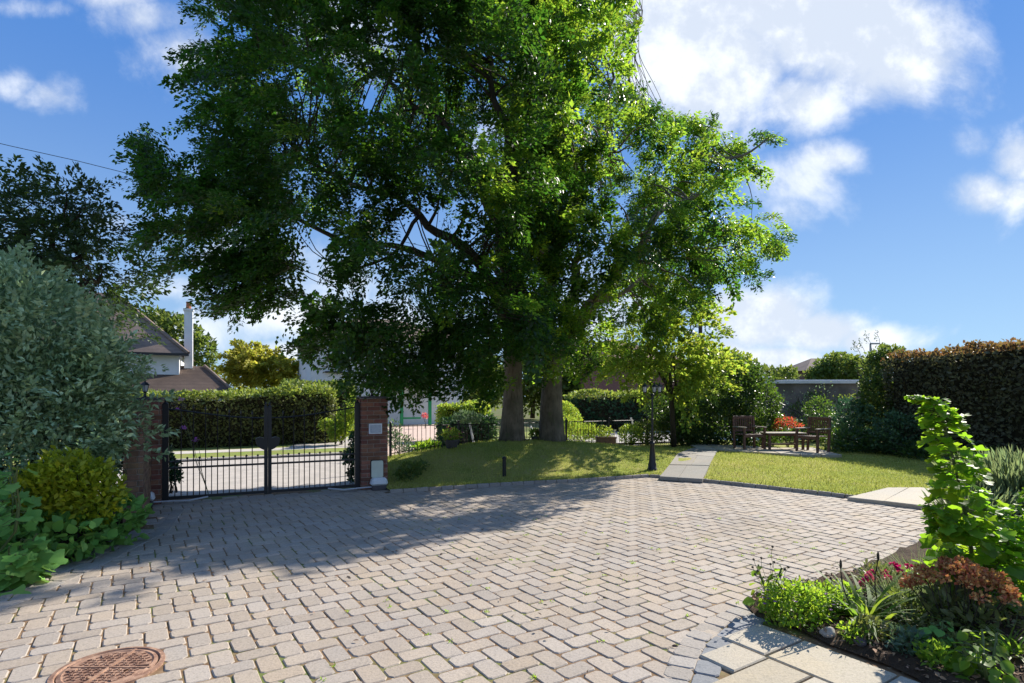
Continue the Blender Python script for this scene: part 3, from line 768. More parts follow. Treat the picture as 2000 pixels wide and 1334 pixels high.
# lanterns on pillars
def lantern_parts(parent, c, s=1.0):
    """c in local coords: bottom of lantern"""
    mb = MB(); mb.lathe(c, [(.055*s, 0), (.055*s, .008*s), (.02*s, .02*s), (.014*s, .07*s), (.03*s, .085*s), (.036*s, .095*s)], 10); mb.build('base', M['iron'], parent, True, True)
    c2 = Vector(c)+Vector((0, 0, .095*s))
    mb = MB(); mb.lathe(c2, [(.034*s, .0), (.055*s, .10*s)], 6); mb.build('glass', M['lamp_glass'], parent, local=True)
    mb = MB()
    for k in range(6):
        a = k*math.pi/3; mb.tube([c2+Vector((math.cos(a)*.036*s, math.sin(a)*.036*s, 0)), c2+Vector((math.cos(a)*.057*s, math.sin(a)*.057*s, .10*s))], .004*s, 4)
    mb.lathe(c2, [(.07*s, .10*s), (.066*s, .108*s), (.03*s, .145*s), (.012*s, .155*s), (.012*s, .165*s), (.016*s, .172*s), (.002*s, .195*s)], 12)
    mb.build('roof', M['iron'], parent, local=True)
for c, z, lb in ((pcL, 1.64, 'black lantern on top of the left brick gate pillar'), (pcR, 1.66, 'black lantern on top of the right brick gate pillar, under the beech leaves')):
    r = empty('pillar_lantern', (c.x, c.y, z), lb, 'lantern', 'lanterns on the gate pillars'); lantern_parts(r, (0, 0, 0), .98)

# plaque, panel and openers on right pillar face
fn = -V_
def on_face(pc, s, z, out=0.0): return pc+U*s-V_*(.24+out)+Vector((0, 0, z))
r = empty('wall_plaque', on_face(pcR, .01, 1.08, .012), 'small white framed grey plaque on the right gate pillar', 'sign', None, UA)
mb = MB(); mb.box((0, 0, 0), (.235, .02, .185), bev=.005); mb.build('frame', M['white_plastic'], r, local=True)
mb = MB(); mb.box((0, -.012, 0), (.185, .006, .135)); mb.build('panel', M['sign_grey'], r, local=True)
mb = MB()
for k in range(6): mb.box((0, -.0165, .05-k*.02), (.16-.02*(k % 2), .003, .005))
mb.build('text_lines', M['white_plastic'], r, local=True)
r = empty('panel_cover', on_face(pcR, .04, .36, .02), 'cream rounded cover panel low on the right gate pillar', 'panel', None, UA)
def rrect(mb, w_, h_, t, rad, y):
    pts = []
    for (sx, sz, a0) in ((1, 1, 0), (-1, 1, 90), (-1, -1, 180), (1, -1, 270)):
        for k in range(5):
            a = R(a0+k*22.5); pts.append((sx*(w_/2-rad)+math.cos(a)*rad, sz*(h_/2-rad)+math.sin(a)*rad))
    n = len(pts); vs = [(x, y, z) for x, z in pts]+[(x*.97, y-t, z*.97) for x, z in pts]
    mb.raw(vs, [tuple(range(n, 2*n))]+[(k, n+k, n+(k+1) % n, (k+1) % n) for k in range(n)])
mb = MB(); rrect(mb, .215, .31, .035, .03, .02); mb.build('cover', M['cream'], r, local=True)
mb = MB(); rrect(mb, .235, .33, .012, .035, .02); mb.build('back_plate', M['iron'], r, local=True)
def opener(pc, s, label, arm):
    p = on_face(pc, s, .08, .10)
    r = empty('gate_opener', (p.x, p.y, 0), label, 'gate motor', 'gate openers at the pillar feet', UA)
    mb = MB(); mb.box((0, 0, .15), (.30, .17, .13), bev=.03, taper=.9); mb.build('housing', M['white_plastic'], r, local=True)
    mb = MB(); mb.box((0, 0, .045), (.26, .14, .09), bev=.01); mb.build('foot', M['cap'], r, local=True)
    mb = MB(); mb.tube([(arm*.1, .0, .06), (arm*.35, .01, .055), (arm*.6, -.02, .05), (arm*.85, .10, .07)], .013, 6); mb.build('arm', M['cable'], r, local=True)
opener(pcL, .02, 'white gate opener box at the foot of the left gate pillar', 1)
opener(pcR, .05, 'white gate opener box below the cream panel on the right pillar', -1)

# ------------------------------------------------------------------ gates
def gate_leaf(hinge, sgn, label):
    Lg = 1.508
    r = empty('iron_gate', (hinge.x, hinge.y, 0), label, 'gate', 'pair of iron driveway gates', UA)
    def bx(mb, x, z0, z1, wd, dp, y=0): mb.box((sgn*x, y, (z0+z1)/2), (wd, dp, z1-z0))
    mb = MB(); bx(mb, .045, .03, 1.54, .085, .06); mb.lathe((sgn*.045, 0, 1.54), [(.045, 0), (.03, .02), (.012, .03), (.02, .045), (.002, .06)], 8); mb.build('hinge_stile', M['iron'], r, local=True)
    mb = MB(); bx(mb, Lg-.028, .03, 1.48, .056, .05); mb.lathe((sgn*(Lg-.028), 0, 1.48), [(.028, 0), (.012, .03), (.02, .05), (.002, .09)], 8); mb.build('meeting_stile', M['iron'], r, local=True)
    mb = MB()
    for z, hh in ((.07, .045), (.535, .03), (.635, .02)): mb.box((sgn*Lg/2, 0, z), (Lg-.10, .032, hh)); mb.build('rail', M['iron'], r, local=True); mb = MB()
    pts = []
    for i in range(17):
        t = i/16; x = .08+(Lg-.14)*t; pts.append((sgn*x, 0, 1.46-.16*math.sin(math.pi*t*.5)**1.2+.10*t**3*0))
    mb.tube(pts, .013, 6)
    mb.build('top_rail', M['iron'], r, local=True)
    n = 16
    for i in range(1, n):
        x = .085+(Lg-.15)*i/n; t = (x-.08)/(Lg-.14)
        mb = MB()
        if i % 2 == 0:
            zt = 1.46-.16*math.sin(math.pi*t*.5)**1.2
            mb.tube([(sgn*x, 0, .06), (sgn*x, 0, zt+.05)], .0085, 6); mb.lathe((sgn*x, 0, zt+.05), [(.008, 0), (.016, .02), (.002, .07)], 6)
        else:
            mb.tube([(sgn*x, 0, .06), (sgn*x, 0, .67)], .0075, 6); mb.lathe((sgn*x, 0, .665), [(.006, 0), (.018, .012), (.018, .022), (.002, .038)], 8)
        mb.build('bar', M['iron'], r, local=True)
    mb = MB()
    # half shield lock plate
    vs = []
    for k in range(9):
        a = math.pi/2*k/8; vs.append((math.cos(a)*.185, -math.sin(a)*.17))
    ring = [(0, .0)]+[(x, z) for x, z in vs]
    ring = [(0, .05), (.06, .035), (.12, .055), (.185, .03)]+vs[1:]
    pv = [(sgn*(Lg-x), -.03, .93+z) for x, z in ring]+[(sgn*(Lg-x), .03, .93+z) for x, z in ring]; m = len(ring)
    mb.raw(pv, [tuple(range(m)), tuple(range(2*m-1, m-1, -1))]+[(k, (k+1) % m, m+(k+1) % m, m+k) for k in range(m)])
    mb.build('lock_plate', M['iron'], r, local=True)
    mb = MB()
    def scroll(cx, cz, r0, turns, dirn):
        pts = []
        for k in range(26):
            t = k/25; a = turns*2*math.pi*t; rr = r0*(1-.8*t); pts.append((sgn*(cx+dirn*rr*math.cos(a)), 0, cz+rr*math.sin(a)))
        mb.tube(pts, .006, 5)
    scroll(.15, 1.52, .06, 1.4, 1); scroll(.29, 1.50, .045, 1.3, -1)
    mb.build('scroll', M['iron'], r, local=True)
gate_leaf(gateL+V_*.12+U*.0, 1, 'left leaf of the black iron gates, hung on the pillar by the shrub')
gate_leaf(gateR+V_*.12, -1, 'right leaf of the black iron gates, hung on the pillar with the plaque')

# ------------------------------------------------------------------ fence
def fence():
    d = FB-FA; L = d.length; an = math.atan2(d.y, d.x); dn = d.normalized()
    r = empty('iron_fence', (FA.x, FA.y, 0), 'low black iron railings behind the beech trees along the road', 'fence')
    top = lambda s: .98-.10*s/L
    mb = MB(); pts = [FA+dn*s+Vector((0, 0, top(s))) for s in np.linspace(0, L, 20)]
    mb.tube(pts, .012, 5); mb.build('rail', M['iron'], r); mb = MB()
    pts = [FA+dn*s+Vector((0, 0, h(*(FA+dn*s).xy)+.08)) for s in np.linspace(0, L, 20)]
    mb.tube(pts, .010, 5)
    mb.build('rail', M['iron'], r)
    n = int(L/.115)
    for i in range(n+1):
        s = i*.115; p = FA+dn*s; mb = MB(); zb = h(p.x, p.y)-.02
        if i % 16 == 0:
            mb.box((p.x, p.y, (zb+top(s)+.06)/2), (.045, .045, top(s)+.06-zb), rz=an); mb.lathe((p.x, p.y, top(s)+.06), [(.02, 0), (.03, .03), (.002, .06)], 8); mb.build('post', M['iron'], r)
        else:
            mb.tube([(p.x, p.y, zb), (p.x, p.y, top(s)+.03)], .0065, 4); mb.build('bar', M['iron'], r)
fence()

# ------------------------------------------------------------------ lamp post, bollard
def lamp_post():
    b = G(1274, 924); r = empty('lamp_post', (b.x, b.y, .04), 'black three lantern garden lamp post at the lawn edge', 'lamp post')
    mb = MB(); mb.lathe((0, 0, 0), [(.115, 0), (.115, .05), (.095, .07), (.09, .16), (.075, .20), (.06, .40), (.045, .55), (.055, .58), (.055, .61), (.038, .64)], 8); mb.build('base', M['iron'], r, True, True)
    mb = MB(); mb.tube([(0, 0, .62), (0, 0, 1.66)], [.026, .019], 10); mb.lathe((0, 0, 1.10), [(.026, 0), (.034, .01), (.034, .03), (.026, .04)], 10); mb.lathe((0, 0, 1.62), [(.022, 0), (.04, .015), (.04, .04), (.018, .06)], 10); mb.build('pole', M['iron'], r, local=True)
    for a in (R(185), R(-35), R(60)):
        mb = MB(); d = Vector((math.cos(a), math.sin(a), 0)); pts = []
        for k in range(9):
            t = k/8; pts.append(Vector((0, 0, 1.58))+d*(.165*t)+Vector((0, 0, .05*math.sin(t*math.pi*1.0)*-1+.10*t)))
        mb.tube(pts, .010, 6); arm = mb.build('arm', M['iron'], r, local=True)
        e = bpy.data.objects.new('lantern', None)
        mbl = MB(); c = Vector((0, 0, 1.69))+d*.165
        mbl.lathe(c, [(.03, 0), (.036, .02), (.006, .03)], 6)
        mbl.lathe(c, [(.066, .135), (.062, .143), (.028, .185), (.011, .193), (.011, .20), (.015, .207), (.002, .235)], 12)
        for k in range(6):
            an = k*math.pi/3; mbl.tube([c+Vector((math.cos(an)*.034, math.sin(an)*.034, .02)), c+Vector((math.cos(an)*.054, math.sin(an)*.054, .135))], .004, 4)
        ln = mbl.build('lantern', M['iron'], r, local=True)
        mbg = MB(); mbg.lathe(c, [(.031, .025), (.049, .133)], 6); mbg.build('glass', M['lamp_glass'], ln, local=True)
lamp_post()
b = G(985, 933, .05); mb = MB(); mb.lathe((b.x, b.y, h(b.x, b.y)-.02), [(.038, 0), (.038, .36), (.044, .365), (.044, .39), (.03, .41), (.004, .42)], 12)
o = mb.build('bollard', M['iron'], smooth=False); tag(o, 'short black bollard on the shaded lawn below the beech trunks', 'bollard')

# ------------------------------------------------------------------ trees
def limb(mb, p0, p1, r0, r1, sag=.0, wob=.12, n=7, k=7):
    p0, p1 = Vector(p0), Vector(p1); L = (p1-p0).length; pts = []; rs = []
    for i in range(n+1):
        t = i/n; q = p0.lerp(p1, t)
        q += Vector((math.sin(t*5+p0.x*3), math.cos(t*4.3+p1.y*2), math.sin(t*6+p1.x)))*wob*L*.08*math.sin(math.pi*t)
        q.z += sag*L*math.sin(math.pi*t); pts.append(q); rs.append(r0+(r1-r0)*t)
    mb.tube(pts, rs, k); return pts
def sprays(origins, axes, m, L, Wd, ln, wd, droop=.25, tilt=.35, mi=0, T=T_DIAM):
    """flattened leaf fans. origins (N,3) axes (N,3)"""
    N = len(origins); ax = norm(axes); upv = norm(np.array([0, 0, 1.0])+rg.normal(size=(N, 3))*tilt)
    side = norm(np.cross(ax, upv)); up2 = np.cross(side, ax)
    t = rg.random((N, m))**.8; s = rg.uniform(-1, 1, (N, m)); s *= (1-.75*t)*(.35+.65*rg.random((N, m)))
    Lv = L*(.7+.6*rg.random((N, 1)))
    c = origins[:, None, :]+ax[:, None, :]*(t*Lv)[..., None]+side[:, None, :]*(s*Wd)[..., None]+up2[:, None, :]*(rg.normal(size=(N, m))*.07*L)[..., None]
    c[..., 2] -= droop*L*(t**2+.6*s**2)
    d = ax[:, None, :]*.8+side[:, None, :]*np.sign(s)[..., None]*.7+rg.normal(size=(N, m, 3))*.35
    d[..., 2] -= .25
    n = up2[:, None, :]+rg.normal(size=(N, m, 3))*.38
    c = c.reshape(-1, 3); d = d.reshape(-1, 3); n = norm(n.reshape(-1, 3)); l = ln*(.65+.7*rg.random(len(c)))
    return (c, d, n, l, l*wd/ln, T, mi)
SIL = [(389, -120), (363, 66), (310, 136), (357, 170), (339, 247), (392, 265), (389, 315), (318, 300), (286, 236), (248, 252), (268, 341), (300, 378), (268, 420), (236, 465), (294, 528), (330, 480), (376, 525), (384, 575), (452, 602), (483, 622), (515, 580), (548, 558), (560, 630), (588, 680),
       (625, 700), (700, 750), (745, 792), (860, 806), (940, 800), (985, 740), (1120, 735), (1200, 705), (1260, 660), (1330, 620), (1400, 600), (1425, 575), (1470, 590), (1480, 560), (1556, 506), (1542, 441), (1516, 388), (1490, 330), (1519, 283), (1550, 237), (1472, 264), (1425, 224), (1346, 218), (1288, 200), (1262, 168), (1236, 110), (1248, 52), (1240, 0), (1250, -120)]
HOLES = [(640, 560, 22, 20), (590, 610, 24, 16), (700, 640, 22, 14), (760, 590, 16, 14), (500, 250, 14, 12), (450, 330, 18, 12), (480, 120, 16, 14), (620, 180, 16, 12), (1330, 300, 18, 12), (1290, 420, 20, 14), (1340, 500, 22, 14), (1230, 470, 16, 12), (1130, 60, 16, 12), (1000, 100, 14, 18), (930, 230, 14, 12), (1060, 420, 14, 12), (860, 640, 18, 12), (1280, 590, 24, 12), (600, 470, 45, 22), (560, 510, 30, 35), (330, 500, 20, 18), (700, 250, 22, 20), (770, 150, 22, 26), (760, 60, 30, 26), (560, 170, 18, 26), (1010, 620, 18, 20), (1160, 575, 26, 16), (1230, 300, 20, 16), (1420, 400, 26, 20), (1440, 480, 28, 14), (540, 560, 25, 22), (430, 430, 25, 12), (660, 95, 22, 12), (1100, 230, 22, 14), (1180, 120, 20, 20), (850, 70, 18, 20), (400, 200, 28, 10)]
def cnoise(c):
    x, y, z = c[:, 0], c[:, 1], c[:, 2]
    return (np.sin(x*1.9+1.3*np.sin(y*1.1+z*.7))+np.sin(y*2.1+1.1*np.sin(z*1.3+x*.5))+np.sin(z*2.6+1.2*np.sin(x*1.2-y*.6)))/3
def layer_gap(px, py):
    if px > 640: return False
    w_ = 1 if px < 470 else (640-px)/170
    return math.sin(py*.078+1.6*math.sin(px*.013)+.6*math.sin(px*.041)) < -1.05+.62*w_
def shadow_ok(c):
    k = 1/math.tan(R(SUN_EL)); x = c[0]-c[2]*k*math.sin(R(SUN_AZ)); y = c[1]-c[2]*k*math.cos(R(SUN_AZ))
    if -13 < x < -2.5 and 9.9+(x+5.7)*.41 < y < 17: return False
    if y < 17 and x > 2.6+max(0, y-10.8)*.36 and y > 2: return False
    for (x0, y0), (x1, y1) in zip(EDGE[:-1], EDGE[1:]):
        if x0 <= x < x1 and y < y0+(y1-y0)*(x-x0)/(x1-x0): return False
    return True
EDGE = [(-4.4, 3.5), (-3.2, 4.5), (-1.6, 5.9), (0, 7.3), (1.2, 8.8), (2.6, 10.7)]
def crown_pts(center, rad, n, sel, thr=-.45, shell=.35, lmax=.9):
    out = []; axs = []; tot = 0
    while tot < n:
        dr = rdir(20000); rr = (shell+(1-shell)*rg.random(20000)**.75)
        c = np.array(center)+dr*np.array(rad)*rr[:, None]
        ax = norm(dr*np.array([1, .9, .35])+rg.normal(size=dr.shape)*.35+np.array([0, 0, .10]))
        tip = c+ax*lmax*.8
        k = (c[:, 2] > 1.5) & (cnoise(c) > thr) & (c[:, 1] > 5)
        c, ax, tip = c[k], ax[k], tip[k]
        px = 1000+F*tip[:, 0]/tip[:, 1]; py = HZ-F*(tip[:, 2]-EYE)/tip[:, 1]
        px0 = 1000+F*c[:, 0]/c[:, 1]; py0 = HZ-F*(c[:, 2]-EYE)/c[:, 1]
        for i in range(len(c)):
            if py[i] < -120:
                if rg.random() > .55 or not (330 < px[i] < 1330): continue
            elif not inpoly(px[i], py[i], SIL): continue
            if py0[i] > -120 and not inpoly(px0[i], py0[i], SIL): continue
            if py[i] > -60:
                ox, oy = px[i]-900, py[i]-330; q = math.hypot(ox, oy)+1
                if not inpoly(px[i]+ox/q*55, py[i]+oy/q*45, SIL) and math.sin(px[i]*.055+2*math.sin(py[i]*.04))+math.sin(py[i]*.085+px[i]*.02) < -.1: continue
            if layer_gap(px[i], py[i]) or (px[i] < 640 and rg.random() > .60): continue
            if py[i] > 600 and px[i] < 980 and rg.random() > .5: continue
            if any(((px[i]-hx)/ (rx*1.25))**2+((py[i]-hy)/(ry*1.25))**2 < 1 for hx, hy, rx, ry in HOLES): continue
            if not sel(px[i], py[i], c[i]): continue
            if not shadow_ok(c[i]) or not shadow_ok(tip[i]): continue
            out.append(c[i]); axs.append(ax[i]); tot += 1
            if tot >= n: break
    return np.array(out), np.array(axs)
def beech(name_label, trunk_pts, trunk_r, limbs, center, rad, n, sel, m1, per=95, flare=1.5, mix2=.3, mats=('beech', 'beech_lit'), thr=-.45, skirt=None):
    b = trunk_pts[0]; r = empty('beech_tree', (b.x, b.y, h(b.x, b.y)), name_label, 'tree', 'pair of large beech trees')
    mb = MB(); pts = []; rs = []
    tp = [Vector(p) for p in trunk_pts]
    for i in range(len(tp)-1):
        for k in range(6):
            t = k/6; pts.append(tp[i].lerp(tp[i+1], t)); rs.append(trunk_r[i]+(trunk_r[i+1]-trunk_r[i])*t)
    pts.append(tp[-1]); rs.append(trunk_r[-1])
    for i in range(len(pts)):
        zz = pts[i].z-b.z
        rs[i] *= 1+(flare-1)*math.exp(-max(0, zz)/.16)
    mb.tube(pts, rs, 20)
    # irregular trunk section
    mb.v = [(x+.02*math.sin(z*2.3+math.atan2(y-b.y, x-b.x)*3), y+.02*math.cos(z*1.9+math.atan2(y-b.y, x-b.x)*4), z) for x, y, z in mb.v]
    mb.build('trunk', M['bark'], r, True)
    c, ax = crown_pts(center, rad, n, sel, thr)
    mb = MB(); ends = []
    for (p0, p1, r0, r1) in limbs:
        q = limb(mb, p0, p1, r0, r1, .05, .9, 9, 8); ends += [(x, r0+(r1-r0)*i/9) for i, x in enumerate(q)][2:]
    # secondary branches to the foliage
    ids = rg.choice(len(c), min(330, len(c)), replace=False)
    for i in ids:
        p = Vector(c[i]); cand = sorted(ends, key=lambda e: (e[0]-p).length)[:6]; e = random.choice(cand[:3])
        L = (e[0]-p).length
        if L < 3.8: limb(mb, e[0], p, min(e[1]*.5, .03+.008*L), .006, random.uniform(-.03, .05), .5, 8, 5)
    mb.build('limbs', M['bark'] if m1 else M['bark_dark'], r, True)
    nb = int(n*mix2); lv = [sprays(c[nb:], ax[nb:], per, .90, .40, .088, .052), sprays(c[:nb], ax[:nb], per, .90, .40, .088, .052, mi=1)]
    if skirt is not None: lv.append(sprays(skirt[0], skirt[1], int(per*.8), .85, .36, .088, .052, .35))
    leaves_obj('crown', lv, [M[mats[0]], M[mats[1]]], r)
    return r
def skirt_pts(n, xr, yr, zr, edge=False):
    out, ax = [], []
    while len(out) < n:
        px = rg.uniform(*xr); py = rg.uniform(*yr); Z = rg.uniform(*zr); c = np.array(P(px, py, Z))
        if not inpoly(px, py, SIL) or not shadow_ok(c) or c[2] < 1.85: continue
        if layer_gap(px, py): continue
        if edge and math.sin(px*.06+1.7*math.sin(py*.05))+math.sin(py*.09+px*.03) < -.3: continue
        a = np.array([-.6+rg.normal()*.5, -.5+rg.normal()*.4, -.15+rg.normal()*.2]); a /= np.linalg.norm(a)
        tp = c+a*.7; 
        if not inpoly(1000+F*tp[0]/tp[1], HZ-F*(tp[2]-EYE)/tp[1], SIL) or not shadow_ok(tp): continue
        out.append(c); ax.append(a)
    return np.array(out), np.array(ax)
tA = G(1000, 868, .44); tA.z = .40; tB = G(1078, 866, .44); tB.z = .40
ZA, ZB = tA.y, tB.y
print('trees at', tA, tB)
limbsA = [(P(1003, 690, ZA), P(985, 420, ZA-.3), .26, .17), (P(985, 420, ZA-.3), P(960, 120, ZA), .17, .06), (P(960, 120, ZA), P(930, -150, ZA+.3), .06, .03),
          (P(1000, 640, ZA), P(820, 420, ZA-1.5), .17, .08), (P(820, 420, ZA-1.5), P(560, 300, ZA-2.2), .08, .03), (P(990, 560, ZA), P(700, 480, ZA-1), .12, .06), (P(700, 480, ZA-1), P(380, 430, ZA-1.2), .06, .02),
          (P(985, 450, ZA), P(800, 200, ZA+1), .12, .05), (P(800, 200, ZA+1), P(620, 20, ZA+1), .05, .03), (P(985, 400, ZA), P(1050, 150, ZA-1.5), .11, .04), (P(1000, 600, ZA), P(900, 500, ZA+2.5), .12, .04), (P(995, 620, ZA), P(860, 560, ZA-3), .11, .03),
          (P(820, 420, ZA-1.5), P(650, 600, ZA-2), .05, .02), (P(960, 640, ZA-.4), P(880, 690, 12.4), .10, .05), (P(880, 690, 12.4), P(720, 720, 11.3), .05, .02)]
limbsB = [(P(1080, 700, ZB), P(1060, 480, ZB+.2), .26, .15), (P(1060, 480, ZB+.2), P(1090, 150, ZB), .15, .05), (P(1084, 690, ZB), P(1160, 590, ZB-.3), .24, .18), (P(1160, 590, ZB-.3), P(1232, 505, ZB-.5), .18, .12), (P(1232, 505, ZB-.5), P(1380, 360, ZB-.6), .11, .05), (P(1380, 360, ZB-.6), P(1500, 270, ZB-.8), .05, .02),
          (P(1070, 560, ZB+.2), P(1130, 400, ZB-.4), .15, .09), (P(1130, 400, ZB-.4), P(1200, 150, ZB-.6), .09, .03), (P(1110, 620, ZB), P(1125, 520, ZB-.2), .15, .11), (P(1232, 505, ZB-.5), P(1420, 480, ZB-.2), .07, .02), (P(1075, 560, ZB+.2), P(1000, 330, ZB+2), .10, .04), (P(1160, 590, ZB-.3), P(1300, 560, ZB+1.6), .07, .02), (P(1225, 200, ZB-.6), P(1255, 20, ZB-.6), .03, .012)]
tAa = Vector((tA.x, tA.y, h(tA.x, tA.y)-.05)); tBb = Vector((tB.x, tB.y, h(tB.x, tB.y)-.05))
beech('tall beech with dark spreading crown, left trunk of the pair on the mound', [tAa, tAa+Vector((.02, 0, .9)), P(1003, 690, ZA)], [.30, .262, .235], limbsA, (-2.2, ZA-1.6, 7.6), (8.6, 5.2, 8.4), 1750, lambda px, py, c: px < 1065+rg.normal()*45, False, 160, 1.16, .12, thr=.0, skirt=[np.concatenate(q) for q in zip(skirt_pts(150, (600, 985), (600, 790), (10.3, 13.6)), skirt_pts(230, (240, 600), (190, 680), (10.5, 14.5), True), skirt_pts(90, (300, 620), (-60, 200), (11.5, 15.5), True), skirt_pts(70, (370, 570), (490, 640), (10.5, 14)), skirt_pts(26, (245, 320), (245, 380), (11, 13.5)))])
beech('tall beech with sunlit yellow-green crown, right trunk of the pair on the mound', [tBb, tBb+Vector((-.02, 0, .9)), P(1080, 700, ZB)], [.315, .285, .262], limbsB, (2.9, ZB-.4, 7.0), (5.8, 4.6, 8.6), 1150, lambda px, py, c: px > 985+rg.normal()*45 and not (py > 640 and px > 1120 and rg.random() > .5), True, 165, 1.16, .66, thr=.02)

def tree(name, label, base, hgt, ells, n, ln, m, per=0, trunk_r=.12, group=None, wd=None, cat='tree', T=T_DIAM, **kw):
    r = empty(name, base, label, cat, group); b = Vector(base)
    E = np.array(ells); cz = E[:, 2].mean(); cc = Vector((E[:, 0].mean(), E[:, 1].mean(), cz))
    mb = MB(); mb.tube([b, b.lerp(cc, .5)+Vector((.05, 0, 0)), cc], [trunk_r, trunk_r*.75, trunk_r*.4], 10)
    for e in ells:
        limb(mb, b.lerp(cc, .5), (e[0], e[1], e[2]), trunk_r*.45, trunk_r*.12, .05, 1.2, 6, 6)
        for k in range(3):
            dv = Vector(rdir(1)[0]); limb(mb, (e[0], e[1], e[2]), (e[0]+dv.x*e[3]*.8, e[1]+dv.y*e[4]*.8, e[2]+dv.z*e[5]*.8), trunk_r*.12, .008, 0, 1, 4, 4)
    mb.build('trunk', M['bark_dark'], r, True)
    leaves_obj('crown', [blob(ells, n, ln, wd, T, **kw)], m, r); return r
def spray_tree(name, label, base, ells, nsp, per, L, W, ln, wd, m, trunk_r=.12, group=None, cat='tree', shell=.3, tilt=.45, droop=.2):
    r = empty(name, base, label, cat, group); b = Vector(base); E = np.array(ells); cc = Vector(E[:, :3].mean(0))
    mb = MB(); mb.tube([b, b.lerp(cc, .5), cc], [trunk_r, trunk_r*.8, trunk_r*.4], 10)
    vol = (E[:, 3]*E[:, 4]*E[:, 5])**.67; idx = rg.choice(len(E), nsp, p=vol/vol.sum()); dr = rdir(nsp)
    c = E[idx, :3]+dr*E[idx, 3:]*(shell+(1-shell)*rg.random(nsp)**.7)[:, None]
    for e in ells: limb(mb, b.lerp(cc, .6), (e[0], e[1], e[2]), trunk_r*.5, trunk_r*.15, .05, 1.2, 6, 6)
    for i in range(min(70, nsp)):
        e = ells[idx[i]]; limb(mb, (e[0], e[1], e[2]), tuple(c[i]), trunk_r*.15, .006, .03, 1.2, 5, 4)
    mb.build('trunk', M['bark_dark'], r, True)
    ax = norm(dr*np.array([1, 1, .5])+rg.normal(size=dr.shape)*.4+np.array([0, 0, .2]))
    leaves_obj('crown', [sprays(c, ax, per, L, W, ln, wd, droop, tilt)], m, r); return r

# dark tree upper left
def EP(px, py, Z, rx, ry, rz): p = P(px, py, Z); return (p.x, p.y, p.z, rx, ry, rz)
spray_tree('dark_tree', 'dark leafy tree rising behind the grey-green shrub at the left edge', (-12.2, 12.3, 0),
    [EP(-40, 430, 12, 1.8, 1.8, 1.3), EP(60, 430, 12, 1.0, 1.4, 1.0), EP(130, 440, 12, .9, 1.2, .9), EP(60, 520, 12, 1.7, 1.5, 1.1), EP(190, 550, 12, .8, 1.2, .55), EP(-90, 520, 12, 2, 1.8, 2.0), EP(120, 600, 12, 1.6, 1.5, .9), EP(160, 500, 12, .85, 1, .7)],
    440, 60, .75, .32, .105, .05, M['dark_leaf'], .22)
# bright tree behind the lamp post
spray_tree('young_tree', 'bright sunlit small-leaved tree standing behind the lamp post', (5.0, 17.6, .1),
    [EP(1290, 690, 17.5, 1.3, 1.0, .8), EP(1230, 720, 17.4, .8, .9, .6), EP(1350, 650, 17.5, .9, 1.0, .85), EP(1380, 730, 17.4, .6, .8, .6), EP(1300, 750, 17.2, .9, .8, .3), EP(1260, 640, 17.6, .9, .9, .6), EP(1345, 800, 17, .2, .4, .5)],
    235, 55, .7, .4, .12, .078, M['lit_tree'], .09, tilt=.8)
# far trees
tree('far_tree', 'green tree behind the house with the white chimney', P(330, 800, 52), 8, [EP(330, 660, 52, 2.6, 2.5, 2.3), EP(290, 640, 52, 2.2, 2, 1.6), EP(395, 690, 52, 1.2, 1.5, 1.6)], 5000, .42, M['far_green'], trunk_r=.3)
spray_tree('golden_tree', 'golden green tree between the brown roof and the white house', (P(530, 0, 37).x, 37, 0), [EP(500, 718, 37, 1.6, 1.5, 1.05), EP(540, 728, 37, 1.35, 1.5, .8), EP(460, 742, 37, 1.0, 1.2, .5), EP(490, 693, 37, .7, .9, .6), EP(575, 742, 36.6, .5, .9, .5)], 260, 60, .9, .45, .21, .13, M['conifer_yellow'], .13, tilt=.7)
tree('far_tree', 'rounded dark tree beside the red chimney above the garage', P(1645, 790, 50), 4, [EP(1645, 722, 50, 2.2, 2, 1.3), EP(1610, 735, 50, 1.4, 1.5, .9), EP(1680, 730, 50, 1.3, 1.5, 1.1)], 4500, .34, M['far_green'], trunk_r=.2)
tree('far_tree', 'thin leafy sapling left of the distant roof by the garage', P(1528, 770, 34), 2, [EP(1528, 735, 34, .55, .5, .55), EP(1545, 728, 34, .35, .4, .4)], 420, .2, M['far_green'], trunk_r=.05)
